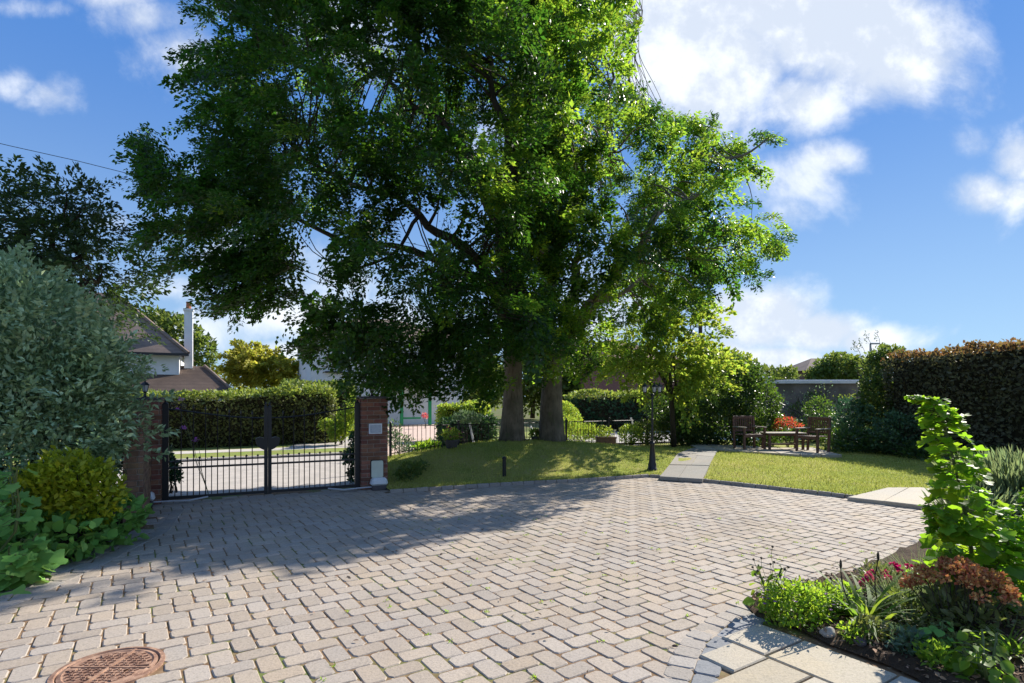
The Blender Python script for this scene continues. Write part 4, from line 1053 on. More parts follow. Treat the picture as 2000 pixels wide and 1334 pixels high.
# hedge helper
def hedge(name, label, pts, width, hgt, n, ln, m, m2=None, top_n=None, cat='hedge', group=None, z0=0.0, lump=.06):
    """hedge along polyline (front bottom edge); leaves on all outer faces + dark core"""
    pts = [Vector((p[0], p[1], 0)) for p in pts]; hs = hgt if hasattr(hgt, '__len__') else [hgt]*len(pts)
    c0 = pts[0].lerp(pts[-1], .5); r = empty(name, (c0.x, c0.y, z0), label, cat, group)
    seg = [(b-a).length for a, b in zip(pts[:-1], pts[1:])]; tot = sum(seg)
    cs, ds, ns = [], [], []
    for a, b, l, h0, h1 in zip(pts[:-1], pts[1:], seg, hs[:-1], hs[1:]):
        d = (b-a).normalized(); nv = Vector((-d.y, d.x, 0)) # to the back
        k = int(n*l/tot); t = rg.random(k); hh = h0+(h1-h0)*t
        area_f = (h0+h1)/2; face = rg.random(k)*(area_f*2+width*1.6)
        pos = np.array(a)[None, :]+np.array(d)[None, :]*(t*l)[:, None]
        out = np.zeros((k, 3)); off = np.zeros(k); z = np.zeros(k)
        F_ = face < area_f; Bk = (face >= area_f) & (face < 2*area_f); Tp = face >= 2*area_f
        z[F_] = rg.random(F_.sum())*hh[F_]; off[F_] = 0; out[F_] = -np.array(nv)
        z[Bk] = rg.random(Bk.sum())*hh[Bk]; off[Bk] = width; out[Bk] = np.array(nv)
        z[Tp] = hh[Tp]; off[Tp] = rg.random(Tp.sum())*width; out[Tp] = (0, 0, 1)
        # round the shoulder
        pos = pos+np.array(nv)[None, :]*off[:, None]; pos[:, 2] = z+z0
        ins = lump*(np.sin(pos[:, 0]*2.3+pos[:, 2]*3)+np.sin(pos[:, 1]*2.9+pos[:, 2]*2+pos[:, 0]))+.05*rg.normal(size=k)
        pos = pos+out*ins[:, None]
        cs.append(pos); ds.append(out); ns.append(out)
    for e, (p, hh, d) in enumerate(((pts[0], hs[0], (pts[0]-pts[1]).normalized()), (pts[-1], hs[-1], (pts[-1]-pts[-2]).normalized()))):
        k = int(n*width/tot*.5); dd = (pts[1]-pts[0]).normalized() if e == 0 else (pts[-1]-pts[-2]).normalized(); nv = np.array((-dd.y, dd.x, 0))
        pos = np.array(p)[None, :]+nv[None, :]*(rg.random(k)*width)[:, None]; pos[:, 2] = rg.random(k)*hh+z0
        o_ = np.tile(np.array(d), (k, 1)); pos += o_*(.06*rg.normal(size=k))[:, None]
        cs.append(pos); ds.append(o_); ns.append(o_)
    c = np.concatenate(cs); o_ = np.concatenate(ds); k = len(c)
    d = norm(o_*.5+rdir(k)*.8+np.array([0, 0, .25])); nn = norm(o_*.6+rdir(k)*.8+np.array([0, 0, .3])); l = ln*(.6+.8*rg.random(k))
    if m2 is not None:
        top = (c[:, 2] > (max(hs)-.28)) ; 
        sets = [(c[~top], d[~top], nn[~top], l[~top], l[~top]*.62, T_DIAM, 0), (c[top], d[top], nn[top], l[top], l[top]*.62, T_DIAM, 1)]
        leaves_obj('foliage', sets, [m, m2], r)
    else: leaves_obj('foliage', [(c, d, nn, l, l*.62, T_DIAM)], m, r)
    mb = MB(); q = .14
    for i, (a, b) in enumerate(zip(pts[:-1], pts[1:])):
        d = (b-a).normalized(); nv = Vector((-d.y, d.x, 0)); a2 = a+d*(q if i == 0 else 0); b2 = b-d*(q if i == len(pts)-2 else 0)
        h0, h1 = hs[i]-q, hs[i+1]-q; z = Vector((0, 0, 1))
        v = [a2+nv*q, b2+nv*q, b2+nv*(width-q), a2+nv*(width-q)]; v = [x+z*z0 for x in v]
        mb.raw(v+[v[0]+z*h0, v[1]+z*h1, v[2]+z*h1, v[3]+z*h0], [(3, 2, 1, 0), (4, 5, 6, 7), (0, 1, 5, 4), (1, 2, 6, 5), (2, 3, 7, 6), (3, 0, 4, 7)])
    mb.build('blocking_core', M['hedge_core'], r)  # solid dark box added inside the leaves to block light
    return r
M['hedge_core'] = mat('hedge_core_dark', (.05, .045, .03), .95, .5, 6, (.025, .025, .015), 1.0, 18, kind='pos', spec=.1)  # dark colour of the light-blocking box inside each hedge
# right garden hedge: runs away from the camera
hp = [(12.9, 4.5), (12.2, 8.0), (11.65, 11.6), (11.2, 15.0), (11.0, 16.8)]
hedge('garden_hedge', 'tall dark hedge with coppery top along the right side of the lawn', hp[::-1], 1.3, [2.75, 2.83, 2.9, 2.95, 3.0][::-1][::-1], 30000, .10, M['hedge_grey'], M['hedge_red'])
# hedge across the road seen through the gate
def HP(px, Z): return ((px-1000)/F*Z, Z)
hedge('clipped_hedge', 'long clipped hedge across the road seen through the gates', [HP(150, 17.3), HP(300, 17.6), HP(440, 18.4), HP(560, 19.3), HP(652, 20.0)], 1.6, [1.70, 1.66, 1.66, 1.86, 1.90], 17000, .10, M['hedge'], M['yellow_hedge'] if 'yellow_hedge' in M else leafmat('hedge_top_sunlit', (.10, .16, .03), (.20, .26, .06), (.45, .55, .08), .35, .5, .02, 2))  # brighter top leaves: sunlight put into their colour
hedge('clipped_hedge', 'dark green clipped hedge across the road right of the beech trunks', [HP(1128, 26), HP(1300, 27), HP(1420, 27)], 1.5, [1.75, 1.8, 1.8], 8000, .14, M['hedge_dark'], leafmat('hedge_top_sunlit_b', (.10, .16, .03), (.20, .26, .06), (.45, .55, .08), .35, .5, .02, 2))  # lighter top foliage paints in the sun falling on this hedge
hedge('clipped_hedge', 'small square yellow-green hedge left of the beech trunks across the road', [HP(868, 20.5), HP(955, 21.0)], 1.0, [1.35, 1.3], 3500, .10, M['lit_tree'])
hedge('clipped_hedge', 'dark shrubby hedge behind the railings close to the left beech trunk', [HP(872, 17.4), HP(968, 18.2)], .6, [.85, .95], 3000, .09, M['hedge_dark'])
hedge('clipped_hedge', 'hedge behind the long one and left of the white house', [HP(560, 25), HP(690, 26.5)], 1.5, [2.2, 2.25], 4000, .14, leafmat('hedge_c', (.06, .12, .03), (.14, .2, .05), (.35, .45, .08), .3, .5, .02, 2))
# arched bright hedge
el = []
for k in range(9):
    a = k/8; px = 1098+36*math.sin(a*math.pi/2); py = 792+62*(1-math.cos(a*math.pi/2)); p = P(px, py, 20.6); el.append((p.x, p.y, p.z, .16, .5, .16))
el += [EP(1100, 825, 20.8, .45, .5, .5), EP(1108, 845, 20.8, .5, .5, .35)]
r = empty('rounded_hedge', (P(1105, 0, 20.6).x, 20.6, 0), 'bright clipped hedge with a rounded shoulder right of the beech trunk', 'hedge')
leaves_obj('foliage', [blob(el, 3800, .07, .045, shell=.5)], M['lit_tree'], r)

def shrub(name, label, ells, n, ln, m, wd=None, base=None, stems=8, cat='shrub', group=None, T=T_DIAM, extra=None, mats=None, stem_mat='dark_stem', stem_r=.012, **kw):
    E = np.array(ells); b = Vector(base) if base is not None else Vector((E[:, 0].mean(), E[:, 1].mean(), 0.03))
    r = empty(name, b, label, cat, group)
    mb = MB()
    for k in range(stems):
        e = ells[k % len(ells)]; dv = rdir(1)[0]*.6
        limb(mb, b+Vector((random.uniform(-.08, .08), random.uniform(-.08, .08), 0)), (e[0]+dv[0]*e[3], e[1]+dv[1]*e[4], e[2]+dv[2]*e[5]), stem_r, stem_r*.35, .05, 1.0, 6, 5)
    mb.build('stems', M[stem_mat], r)
    sets = [blob(ells, n, ln, wd, T, **kw)]+(extra or [])
    leaves_obj('foliage', sets, mats or m, r); return r
# big grey green shrub
big = [(-6.25, 6.5, 1.2, 1.35, 1.2, 1.2), (-6.0, 6.6, 2.2, 1.15, 1.1, .95), (-5.35, 6.5, 1.3, .80, .8, 1.0), (-5.25, 6.65, 1.95, .62, .7, .6), (-7.3, 6.3, 2.2, 1.4, 1.2, 1.3), (-5.75, 6.2, .8, .8, .7, .8), (-6.4, 6.8, 2.75, .6, .8, .45), (-5.1, 7.0, 1.4, .5, .5, .7)]
def shoots(ells, n):
    E = np.array(ells); idx = rg.integers(0, len(E), n); dr = rdir(n, .5); c = E[idx, :3]+dr*E[idx, 3:]*.93; k = c[:, 2] > .5
    return [sprays(c[k], norm(dr[k]+rg.normal(size=(k.sum(), 3))*.35+np.array([0, 0, .45])), 34, .40, .13, .075, .034, .05, .9)]
shrub('grey_green_shrub', 'huge grey-green leafy shrub filling the left edge beside the gate pillar', big, 52000, .078, M['olive_leaf'], .036, (-6.2, 6.6, .03), 14, shell=.75, out=.9, up=.25, stem_r=.03, extra=shoots(big, 330))
shrub('golden_shrub', 'yellow-green bushy shrub in front of the grey-green shrub', [(-4.55, 5.85, .80, .38, .32, .30), (-4.75, 5.8, .6, .35, .3, .35), (-4.35, 5.9, .62, .28, .3, .30)], 3200, .075, M['yellow_leaf'], .04, (-4.6, 5.9, .03), 8, shell=.5)
shrub('low_shrub', 'low mixed green shrub with pale leaf edges beside the wing wall', [(-4.5, 5.75, .22, .42, .35, .26), (-4.35, 6.3, .30, .25, .3, .28), (-4.7, 5.4, .2, .35, .3, .24)], 900, .10, M['mallow'], .08, (-4.55, 5.8, .03), 6, T=T_OVAL, shell=.4)
# mallow lower left
def mallow(name, label, base, stalks, m, T=T_LOBE, size=.17, n=90, spread=.35, hgt=1.0, seed=1, lean=(0, 0)):
    r = empty(name, base, label, 'plant'); b = Vector(base); cs, ds, ns, ls = [], [], [], []; mb = MB()
    rr = random.Random(seed)
    for k in range(stalks):
        a = rr.uniform(0, 6.28); q = rr.random()**.5*spread; top = b+Vector((math.cos(a)*q+lean[0], math.sin(a)*q+lean[1], hgt*rr.uniform(.55, 1.0)))
        limb(mb, b+Vector((math.cos(a)*q*.3, math.sin(a)*q*.3, 0)), top, .011, .006, .0, .8, 6, 6)
        m_ = n//stalks
        for j in range(m_):
            t = (j+.5)/m_; p = (b+Vector((math.cos(a)*q*.3, math.sin(a)*q*.3, 0))).lerp(top, t)
            an = rr.uniform(0, 6.28); od = Vector((math.cos(an), math.sin(an), rr.uniform(-.1, .45))); pet = size*rr.uniform(.4, 1.1)*(1.1-.6*t)
            e = p+od*pet; mb.tube([p, p.lerp(e, .5)+Vector((0, 0, .01)), e], .003, 4)
            cs.append(e); ds.append((od.x, od.y, rr.uniform(-1.1, -.1))); ns.append((od.x*.8+rr.uniform(-.35, .35), od.y*.8+rr.uniform(-.35, .35)-.35, .55)); ls.append(size*rr.uniform(.65, 1.15)*(1.05-.55*t))
    mb.build('stems', M['stem'], r)
    leaves_obj('foliage', [(np.array([tuple(c) for c in cs]), np.array(ds), norm(np.array(ns)), np.array(ls), np.array(ls)*1.05, T)], m, r)
mallow('mallow_plant', 'broad-leaved green mallow sprawling at the bottom left bed edge', (-4.75, 5.05, .03), 12, M['mallow'], size=.19, n=190, spread=.62, hgt=1.05, seed=3)
mallow('mallow_plant', 'lower clump of large round leaves spilling over the left paving edge', (-4.42, 4.95, .03), 9, M['mallow'], size=.19, n=85, spread=.36, hgt=.45, seed=9)
mallow('mallow_plant', 'upright leafy stems in front of the grey-green shrub', (-4.95, 5.45, .03), 5, M['mallow'], size=.13, n=80, spread=.3, hgt=1.25, seed=5)

# shrubs around the seating area
shrub('evergreen_shrub', 'big rounded dark shrub with sunlit right edge left of the red acer', [EP(1420, 760, 19.0, 1.1, 1.1, 1.0), EP(1470, 790, 18.8, .9, 1.0, .9), EP(1400, 830, 18.8, 1.2, 1.0, .9), EP(1435, 725, 19.2, .8, .8, .55), EP(1480, 840, 18.6, .8, .8, .6)], 15000, .10, M['shrub_dark'], .065, shell=.7, stem_r=.03)
shrub('evergreen_shrub', 'dark shrub under the bright tree between lamp post and rounded shrub', [EP(1345, 820, 18.6, .8, .8, .8), EP(1300, 800, 18.8, .6, .6, .5), EP(1360, 860, 18.6, .9, .6, .4)], 6500, .09, M['shrub_dark'], .06, shell=.6, stem_r=.02)
shrub('acer_shrub', 'red-leaved acer behind the garden table', [EP(1535, 822, 18.0, .32, .3, .14), EP(1518, 832, 18.0, .25, .3, .12), EP(1556, 832, 18, .2, .25, .1)], 430, .07, M['acer'], .04, stems=5, shell=.3)
shrub('leafy_shrub', 'blue-green bushy planting between the bench and the tall hedge', [EP(1700, 840, 17.2, .9, .8, .75), EP(1670, 865, 16.9, .6, .6, .4), EP(1760, 850, 15.6, .8, .7, .6), EP(1660, 815, 17.8, .5, .5, .6)], 6000, .10, M['teal_leaf'], .06, shell=.6)
shrub('leafy_shrub', 'green bush at the far end of the tall hedge beside the garage wall', [EP(1725, 740, 17.6, .6, .8, .9), EP(1715, 790, 17.4, .55, .7, .9), EP(1735, 700, 17.6, .45, .6, .4)], 5500, .11, M['far_green'], .07, shell=.5)
shrub('climber', 'trailing climbing plant on the grey garage wall behind the bench', [EP(1650, 785, 22.6, .5, .25, .3), EP(1690, 800, 22.4, .6, .25, .3), EP(1620, 810, 22.5, .5, .2, .25), EP(1560, 800, 23, .6, .2, .3), EP(1590, 775, 23, .4, .2, .25)], 900, .10, M['far_green'], .06, base=(13.2, 22.6, 0), shell=.2)
shrub('bare_climber', 'arching bare climber stems against the garage wall behind the red acer', [EP(1560, 790, 22.9, .9, .15, .6), EP(1600, 770, 22.9, .7, .15, .5)], 160, .08, M['olive_leaf'], .04, base=(12.0, 22.9, 0), stems=34, stem_r=.02, shell=.4)
shrub('ground_shrub', 'low dark plants at the foot of the tall hedge', [(10.6, 14.6, .2, .6, .8, .3), (10.8, 13.2, .2, .6, .9, .3), (11.0, 11.6, .2, .6, .9, .3), (10.3, 15.8, .3, .7, .5, .4), (9.6, 16.4, .3, .7, .5, .45)], 4500, .09, M['shrub_dark'], .06, shell=.4)

# ------------------------------------------------------------------ garage wall
def garage():
    a = P(1512, 0, 23.5); b = P(1712, 0, 23.5); r = empty('garage', ((a.x+b.x)/2, 25, 0), 'flat roofed grey garage behind the seating area with pale fascia', 'garage')
    H_ = 2.2; w_ = b.x+1.5-a.x; cx = a.x+w_/2
    mb = MB(); mb.box((cx, 26.2, H_/2), (w_, 5.4, H_)); mb.build('wall', M['wall_dark'], r)
    mb = MB(); mb.box((cx, 26.2, H_+.05), (w_+.3, 5.7, .10)); mb.build('fascia', M['fascia'], r)
    mb = MB(); mb.box((cx+.3, 26.2, H_+.13), (w_-.5, 5.2, .06)); mb.build('roof', M['fascia'], r)
    mb = MB(); mb.raw([(a.x-.35, 24.6, 2.25), (a.x+1.4, 24.6, 2.25), (a.x+.5, 24.6, 2.42), (a.x-.35, 30, 2.25), (a.x+1.4, 30, 2.25), (a.x+.5, 30, 2.42)], [(0, 1, 2), (5, 4, 3), (0, 2, 5, 3), (1, 4, 5, 2), (0, 3, 4, 1)]); mb.build('ridge', M['black_wood'], r)
garage()

# ------------------------------------------------------------------ garden furniture
def armchair(label, loc, rz, wdt=.62, cat='chair', back=.95):
    r = empty('garden_chair' if wdt < .9 else 'garden_bench', loc, label, cat, None, rz); dp = .55
    for sx in (-1, 1):
        mb = MB(); mb.box((sx*(wdt/2-.03), -dp/2+.03, .31), (.06, .06, .62), bev=.006); mb.build('leg', M['wood'], r, local=True)
        mb = MB(); mb.box((sx*(wdt/2-.03), dp/2-.01, back/2), (.06, .055, back), bev=.006, rx=-.06); mb.build('leg', M['wood'], r, local=True)
        mb = MB(); mb.box((sx*(wdt/2-.03), -.01, .635), (.085, dp+.04, .03), bev=.008); mb.build('armrest', M['wood_pale'], r, local=True)
    mb = MB()
    for k in range(6): mb.box((0, -dp/2+.05+k*.088, .42), (wdt-.1, .07, .022), bev=.004)
    mb.box((0, -dp/2+.02, .385), (wdt-.12, .03, .07)); mb.build('seat', M['wood'], r, local=True)
    mb = MB(); mb.box((0, dp/2+.015, back-.04), (wdt-.1, .035, .09), bev=.01); mb.box((0, dp/2-.005, .52), (wdt-.12, .03, .05))
    n = int(wdt/.085)
    for k in range(n): mb.box(((k+.5)/n*(wdt-.14)-(wdt-.14)/2, dp/2+.003, .72), (.035, .016, .36))
    mb.build('backrest', M['wood'], r, local=True)
    return r
TZ = .13
p = G(1472, 880, .1); armchair('reddish wooden garden armchair at the left end of the terrace', (p.x, p.y+.3, TZ), R(12), .72)
p = G(1604, 886, .1); armchair('dark wooden garden armchair at the right end of the terrace facing the table', (p.x-.05, p.y+.35, TZ), R(-62), .68, back=.95)
def table():
    p = G(1545, 882, .1); r = empty('garden_table', (p.x, p.y+.5, TZ), 'low wooden garden table with pale top between the two garden chairs', 'table')
    mb = MB()
    for k in range(6): mb.box((0, -.25+k*.1, .47), (1.15, .09, .025), bev=.004)
    mb.build('table_top', M['wood_pale'], r, local=True)
    for sx in (-1, 1):
        for sy in (-1, 1):
            mb = MB(); mb.box((sx*.48, sy*.22, .228), (.06, .06, .455)); mb.build('leg', M['wood'], r, local=True)
    mb = MB(); mb.box((0, 0, .42), (.9, .4, .05)); mb.box((0, 0, .14), (.9, .04, .05)); mb.build('frame', M['wood'], r, local=True)
table()

# ------------------------------------------------------------------ pots and stakes near the railings
def flower_set(parent, pts, size, m, petals=6, name='flower'):
    for p in pts:
        p = np.array(p, float); k = petals; a = np.arange(k)*6.283/k+rg.random(); c = np.tile(p, (k, 1)); d = np.c_[np.cos(a), np.sin(a), np.full(k, .5)]
        leaves_obj(name, [(c, d, np.c_[-np.cos(a)*.4, -np.sin(a)*.4, np.ones(k)], np.full(k, size), np.full(k, size*.8), T_OVAL)], m, parent)
def pot(label, p, rad, hgt, m, fl, square=False, ells=None, n=260, ln=.07, leaf='lit_tree', flowers=40):
    r = empty('flower_pot', p, label, 'flower pot', 'flower pots by the railings'); mb = MB()
    if square: mb.box((0, 0, hgt/2), (rad*2.6, rad*1.6, hgt), bev=.015); mb.box((0, 0, hgt-.02), (rad*2.75, rad*1.75, .045), bev=.01)
    else: mb.lathe((0, 0, 0), [(rad*.6, 0), (rad*.9, hgt*.8), (rad, hgt*.82), (rad, hgt), (rad*.85, hgt), (rad*.8, hgt*.9)], 16)
    mb.build('pot', M[m], r, local=True)
    P_ = Vector(p); e = [(P_.x, P_.y, P_.z+hgt+rad*.6, rad*1.25, rad*1.1, rad*.9)]
    sets = [blob(e, n, ln, ln*.6, shell=.3)]
    if flowers:
        f = blob(e, flowers, ln*.8, ln*.7, T_OVAL, shell=.95, zmin=P_.z+hgt+.05)[0]; flower_set(r, f[:12], ln*.6, M[fl])
    leaves_obj('foliage', sets, M[leaf], r)
def gp(px, py):
    for hh in np.arange(0, .6, .01):
        q = G(px, py, hh)
        if abs(h(q.x, q.y)-hh) < .02: return Vector((q.x, q.y, hh))
    return G(px, py, .1)
p = P(882, 0, 13.6); pot('dark pot of red and green bedding plants left of the beech trunks', (p.x, p.y, h(p.x, p.y)), .19, .2, 'cap', 'pink')
p = P(1183, 0, 17.2); pot('square brown planter with yellow-green spiky plant right of the beech trunks', (p.x, p.y, h(p.x, p.y)), .22, .26, 'wood', 'white_fl', True)
p = P(1045, 0, 14.9); pot('small pot of pink flowers between the two beech trunks', (p.x, p.y, h(p.x, p.y)-.02), .12, .12, 'cap', 'pink')
shrub('clipped_bush', 'round clipped bush by the railings left of the lamp post', [EP(1232, 848, 18.2, .38, .35, .30)], 1500, .06, M['lit_tree'], .04, shell=.6)
shrub('clipped_bush', 'green bush by the railings right behind the lamp post', [EP(1270, 842, 18.6, .6, .4, .38)], 2200, .07, M['far_green'], .045, shell=.6)
shrub('border_plants', 'tall light green border plants with pale flowers right of the beech trunk', [EP(1112, 838, 18.2, .35, .3, .45), EP(1148, 845, 18.4, .4, .3, .30), EP(1165, 850, 18.4, .4, .3, .22)], 1500, .10, M['lit_tree'], .03, shell=.2, up=1.2)
shrub('pale_shrub', 'silvery pale shrub at the end of the railings next to the right gate pillar', [EP(785, 868, 15.2, .35, .3, .3), EP(812, 880, 15.0, .3, .25, .2), EP(768, 850, 15.5, .25, .3, .4)], 900, .09, M['glaucous'], .03, shell=.2, up=.8)
shrub('fern_plant', 'bright green fern-like plant in front of the railings left of the flower pot', [EP(835, 876, 14.2, .3, .2, .12)], 160, .16, M['fine_green'], .05, shell=.2, up=.6, T=T_OVAL, stems=3)
shrub('mound_plant', 'low green plants against the right side of the right gate pillar', [(-2.0, 11.0, .18, .22, .4, .2), (-1.9, 11.7, .15, .22, .4, .16)], 900, .07, M['far_green'], .045, shell=.4)
def stake(label, a, b):
    mb = MB(); mb.tube([a, b], .028, 8); mb.build('stake', M['render_white'])
    o = C.objects[-1]; tag(o, label, 'stake', 'leaning white stakes')
stake('leaning white stake left of the beech trunks', P(926, 868, 15.8), P(917, 826, 15.8))
stake('leaning white stake between the two beech trunks', P(1049, 862, 17.2), P(1036, 832, 17.2))
stake('leaning white stake just left of the lamp post', P(1242, 845, 19.9), P(1232, 816, 19.9))
shrub('small_standard_tree', 'small pale-leaved standard shrub on the leaning stake left of the beech', [EP(913, 815, 15.9, .42, .3, .17)], 700, .07, M['glaucous'], .045, shell=.3)
# dark conifer plants by gate pillars outside
shrub('gate_shrub', 'dark bushy shrub outside the gates beside the left pillar', [EP(334, 915, 9.6, .13, .15, .20), EP(343, 930, 9.6, .09, .12, .10), EP(327, 890, 9.6, .08, .1, .18)], 800, .06, M['hedge_dark'], .04, shell=.3)
shrub('gate_shrub', 'dark bushy shrub outside the gates beside the right pillar', [EP(684, 893, 11.0, .17, .15, .13), EP(694, 870, 11.0, .12, .15, .35), EP(690, 930, 11, .10, .12, .3)], 1300, .06, M['hedge_dark'], .04, shell=.3)
shrub('lit_climber', 'sunlit variegated climber at the right end of the clipped hedge', [EP(672, 830, 19.2, .35, .4, .5), EP(660, 845, 19.0, .35, .3, .3), EP(690, 800, 19.3, .3, .3, .45), EP(640, 830, 19.3, .35, .3, .2)], 2600, .10, M['lit_tree'], .06, shell=.3)
r = empty('buddleia', (gateL.x+.42, gateL.y+.6, 0), 'thin buddleia stems with purple flowers behind the left gate leaf', 'plant'); mb = MB(); fl = []
for px, py in ((354, 780), (359, 835), (381, 859), (349, 798)):
    Zb = gateL.y+.75; e = P(px, py, Zb); b_ = Vector(r.location); limb(mb, b_, e, .005, .003, .08, 1, 6, 4)
    leaves_obj('flower', [blob([(e.x, e.y, e.z, .055, .04, .028)], 45 if px != 349 else 15, .022, .016, shell=.1)], M['violet'], r)
mb.build('stems', M['stem'], r)

# ------------------------------------------------------------------ houses
def gable(mb, x0, x1, y0, y1, z0, z1): pass
def window(parent, c, w_, h_, rz=0, n=(2, 2), mat_='upvc'):
    fr = MB(); fr.box((0, 0, 0), (w_, .10, h_)); 
    e = MB(); t = .07
    e.box((0, -.06, h_/2-t/2), (w_, .05, t)); e.box((0, -.06, -h_/2+t/2), (w_, .05, t)); e.box((-w_/2+t/2, -.06, 0), (t, .05, h_-2*t)); e.box((w_/2-t/2, -.06, 0), (t, .05, h_-2*t))
    for i in range(1, n[0]): e.box((-w_/2+w_*i/n[0], -.06, 0), (.06, .045, h_-2*t))
    for j in range(1, n[1]): e.box((0, -.058, -h_/2+h_*j/n[1]), (w_-2*t, .04, .05))
    Mx = Matrix.Translation(c) @ Matrix.Rotation(rz, 4, 'Z')
    for mbx in (fr, e): mbx.v = [tuple(Mx @ Vector(v)) for v in mbx.v]
    o = e.build('window', M[mat_], parent); fr.build('pane', M['glass'], o)
def hip_roof(mb, x0, x1, y0, y1, z0, z1, inset, ov=.3):
    a = [(x0-ov, y0-ov, z0), (x1+ov, y0-ov, z0), (x1+ov, y1+ov, z0), (x0-ov, y1+ov, z0)]; my = (y0+y1)/2
    t = [(x0+inset, my, z1), (x1-inset, my, z1)]
    v = a+t; mb.raw(v, [(0, 1, 5, 4), (1, 2, 5), (2, 3, 4, 5), (3, 0, 4), (3, 2, 1, 0)])
def front(px, Z0, px0):
    """local x along a house front (turned like the road) for photo column px; front passes through column px0 at depth Z0"""
    p0 = Vector(((px0-1000)/F*Z0, Z0)); k = (px-1000)/F; sx = (k*p0.y-p0.x)/(U.x-k*U.y); return sx, p0.y+U.y*sx
def lz(py, Z): return EYE-(py-HZ)/F*Z
def house_left():
    px0, Z = 350, 32.0; o = P(px0, 0, Z); r = empty('house', (o.x, o.y, 0), 'white rendered house with brown tiled roofs and tall white chimney', 'house', None, UA)
    ze = lz(692, Z)
    mb = MB(); mb.box((-5, 3.5, ze/2), (10, 7, ze)); mb.build('wall', M['render_white'], r, local=True)
    mb = MB(); hip_roof(mb, -10, 0, 0, 7, ze+.02, ze+3.7, 3.6, .45); mb.build('roof', M['roof_brown'], r, local=True)
    mb = MB(); mb.box((-5, -.50, ze-.04), (11, .07, .14)); mb.build('gutter', M['black_wood'], r, local=True)
    zb = lz(722, Z); zl = lz(770, Z-1.5); xr, _ = front(466, Z-1.6, px0); xm = front(398, Z, px0)[0]
    mb = MB(); mb.box((-3.6, 1.0, zl/2), (7.2+2*xr-1.2, 4.6, zl)); mb.build('wing_wall', M['render_white'], r, local=True)
    zt_ = lz(714, Z+.6)
    mb = MB(); mb.raw([(-9, -1.8, zl), (xr, -1.8, zl), (xm, .9, zt_), (-9, .9, zt_), (xr, 4.4, zl), (xm, 2.6, zt_)], [(0, 1, 2, 3), (1, 4, 5, 2), (0, 3, 2, 5, 4, 1)]); mb.build('wing_roof', M['roof_brown'], r, local=True)
    mb = MB(); mb.tube([(xm, .9, zt_+.03), (xr+.03, -1.83, zl+.03)], .09, 6); mb.tube([(.47, -.47, ze+.05), (-3.6, 3.5, ze+3.75)], .11, 6); mb.build('ridge_tiles', M['roof_brown'], r, local=True)
    cx = front(366, Z+.5, px0)[0]; zt = lz(604, Z+.5)
    mb = MB(); mb.box((cx, .9, zt/2), (.42, .5, zt)); mb.box((cx, .9, zt+.02), (.52, .60, .12)); ch = mb.build('chimney', M['render_white'], r, local=True)
    mb = MB(); mb.lathe((cx, .9, zt+.08), [(.14, 0), (.12, .35), (.14, .36), (.14, .42), (.10, .42)], 10); mb.build('chimney_pot', M['terracotta'], ch, local=True)
house_left()
def win_local(parent, x, z, w_, h_, n): window(parent, (x, -.02, z), w_, h_, 0, n)
def white_house():
    px0, Z = 606, 31.0; o = P(px0, 0, Z); r = empty('house', (o.x, o.y, 0), 'white house with green framed porch half hidden behind the beech leaves', 'house', None, UA)
    Lw = front(905, Z, px0)[0]; ze = lz(652, Z)
    mb = MB(); mb.box((Lw/2, 3.5, ze/2), (Lw, 7, ze)); mb.build('wall', M['render_white'], r, local=True)
    mb = MB(); hip_roof(mb, 0, Lw, 0, 7, ze+.02, ze+1.5, 3.2, .4); mb.build('roof', M['roof_brown'], r, local=True)
    x, zz = front(664, Z, px0); win_local(r, x, lz(712, zz), 1.3, .85, (3, 1))
    mb = MB(); mb.box((x, -.08, lz(727, zz)), (1.6, .2, .09)); mb.build('sill', M['black_wood'], r, local=True)
    for px in (760, 840): x, zz = front(px, Z, px0); win_local(r, x, lz(712, zz), 1.1, 1.0, (2, 2))
    x, zz = front(815, Z, px0); win_local(r, x, 1.05, 1.0, 1.9, (2, 3))
    xa, za = front(778, Z-1, px0); xb, zb = front(833, Z-1, px0)
    mb = MB()
    for q in (xa, xb): mb.box((q, -1.3, 1.15), (.16, .16, 2.3))
    mb.box(((xa+xb)/2, -1.3, 2.38), (xb-xa+.4, .16, .16)); mb.box((xa+.6, -1.3, .45), (1.0, .08, .10)); mb.build('porch_frame', M['green_paint'], r, local=True)
    mb = MB(); mb.box(((xa+xb)/2, -.65, 2.52), (xb-xa+.7, 1.7, .12)); mb.build('porch_roof', M['roof_brown'], r, local=True)
white_house()
shrub('potted_flowers', 'red flowers beside the green porch of the white house', [EP(829, 812, 29, .16, .15, .14)], 90, .08, M['pink'], .08, shell=.2, stems=3)
def brick_house():
    px0, Z = 1188, 36.0; o = P(px0, 0, Z); r = empty('house', (o.x, o.y, 0), 'red brick house with tiled roof behind the bright tree', 'house', None, UA)
    Lw = front(1330, Z, px0)[0]; ze = lz(700, Z)
    mb = MB(); mb.box((Lw/2, 3.5, ze/2), (Lw, 7, ze)); mb.build('wall', M['far_brick'], r, local=True)
    mb = MB(); hip_roof(mb, 0, Lw, 0, 7, ze+.02, ze+1.6, 2.4, .4); mb.build('roof', M['roof_red'], r, local=True)
    for px, py in ((1172, 735), (1215, 735), (1268, 735), (1308, 735)): x, zz = front(px, Z, px0); win_local(r, x, lz(py, zz), .9, 1.0, (2, 1))
brick_house()
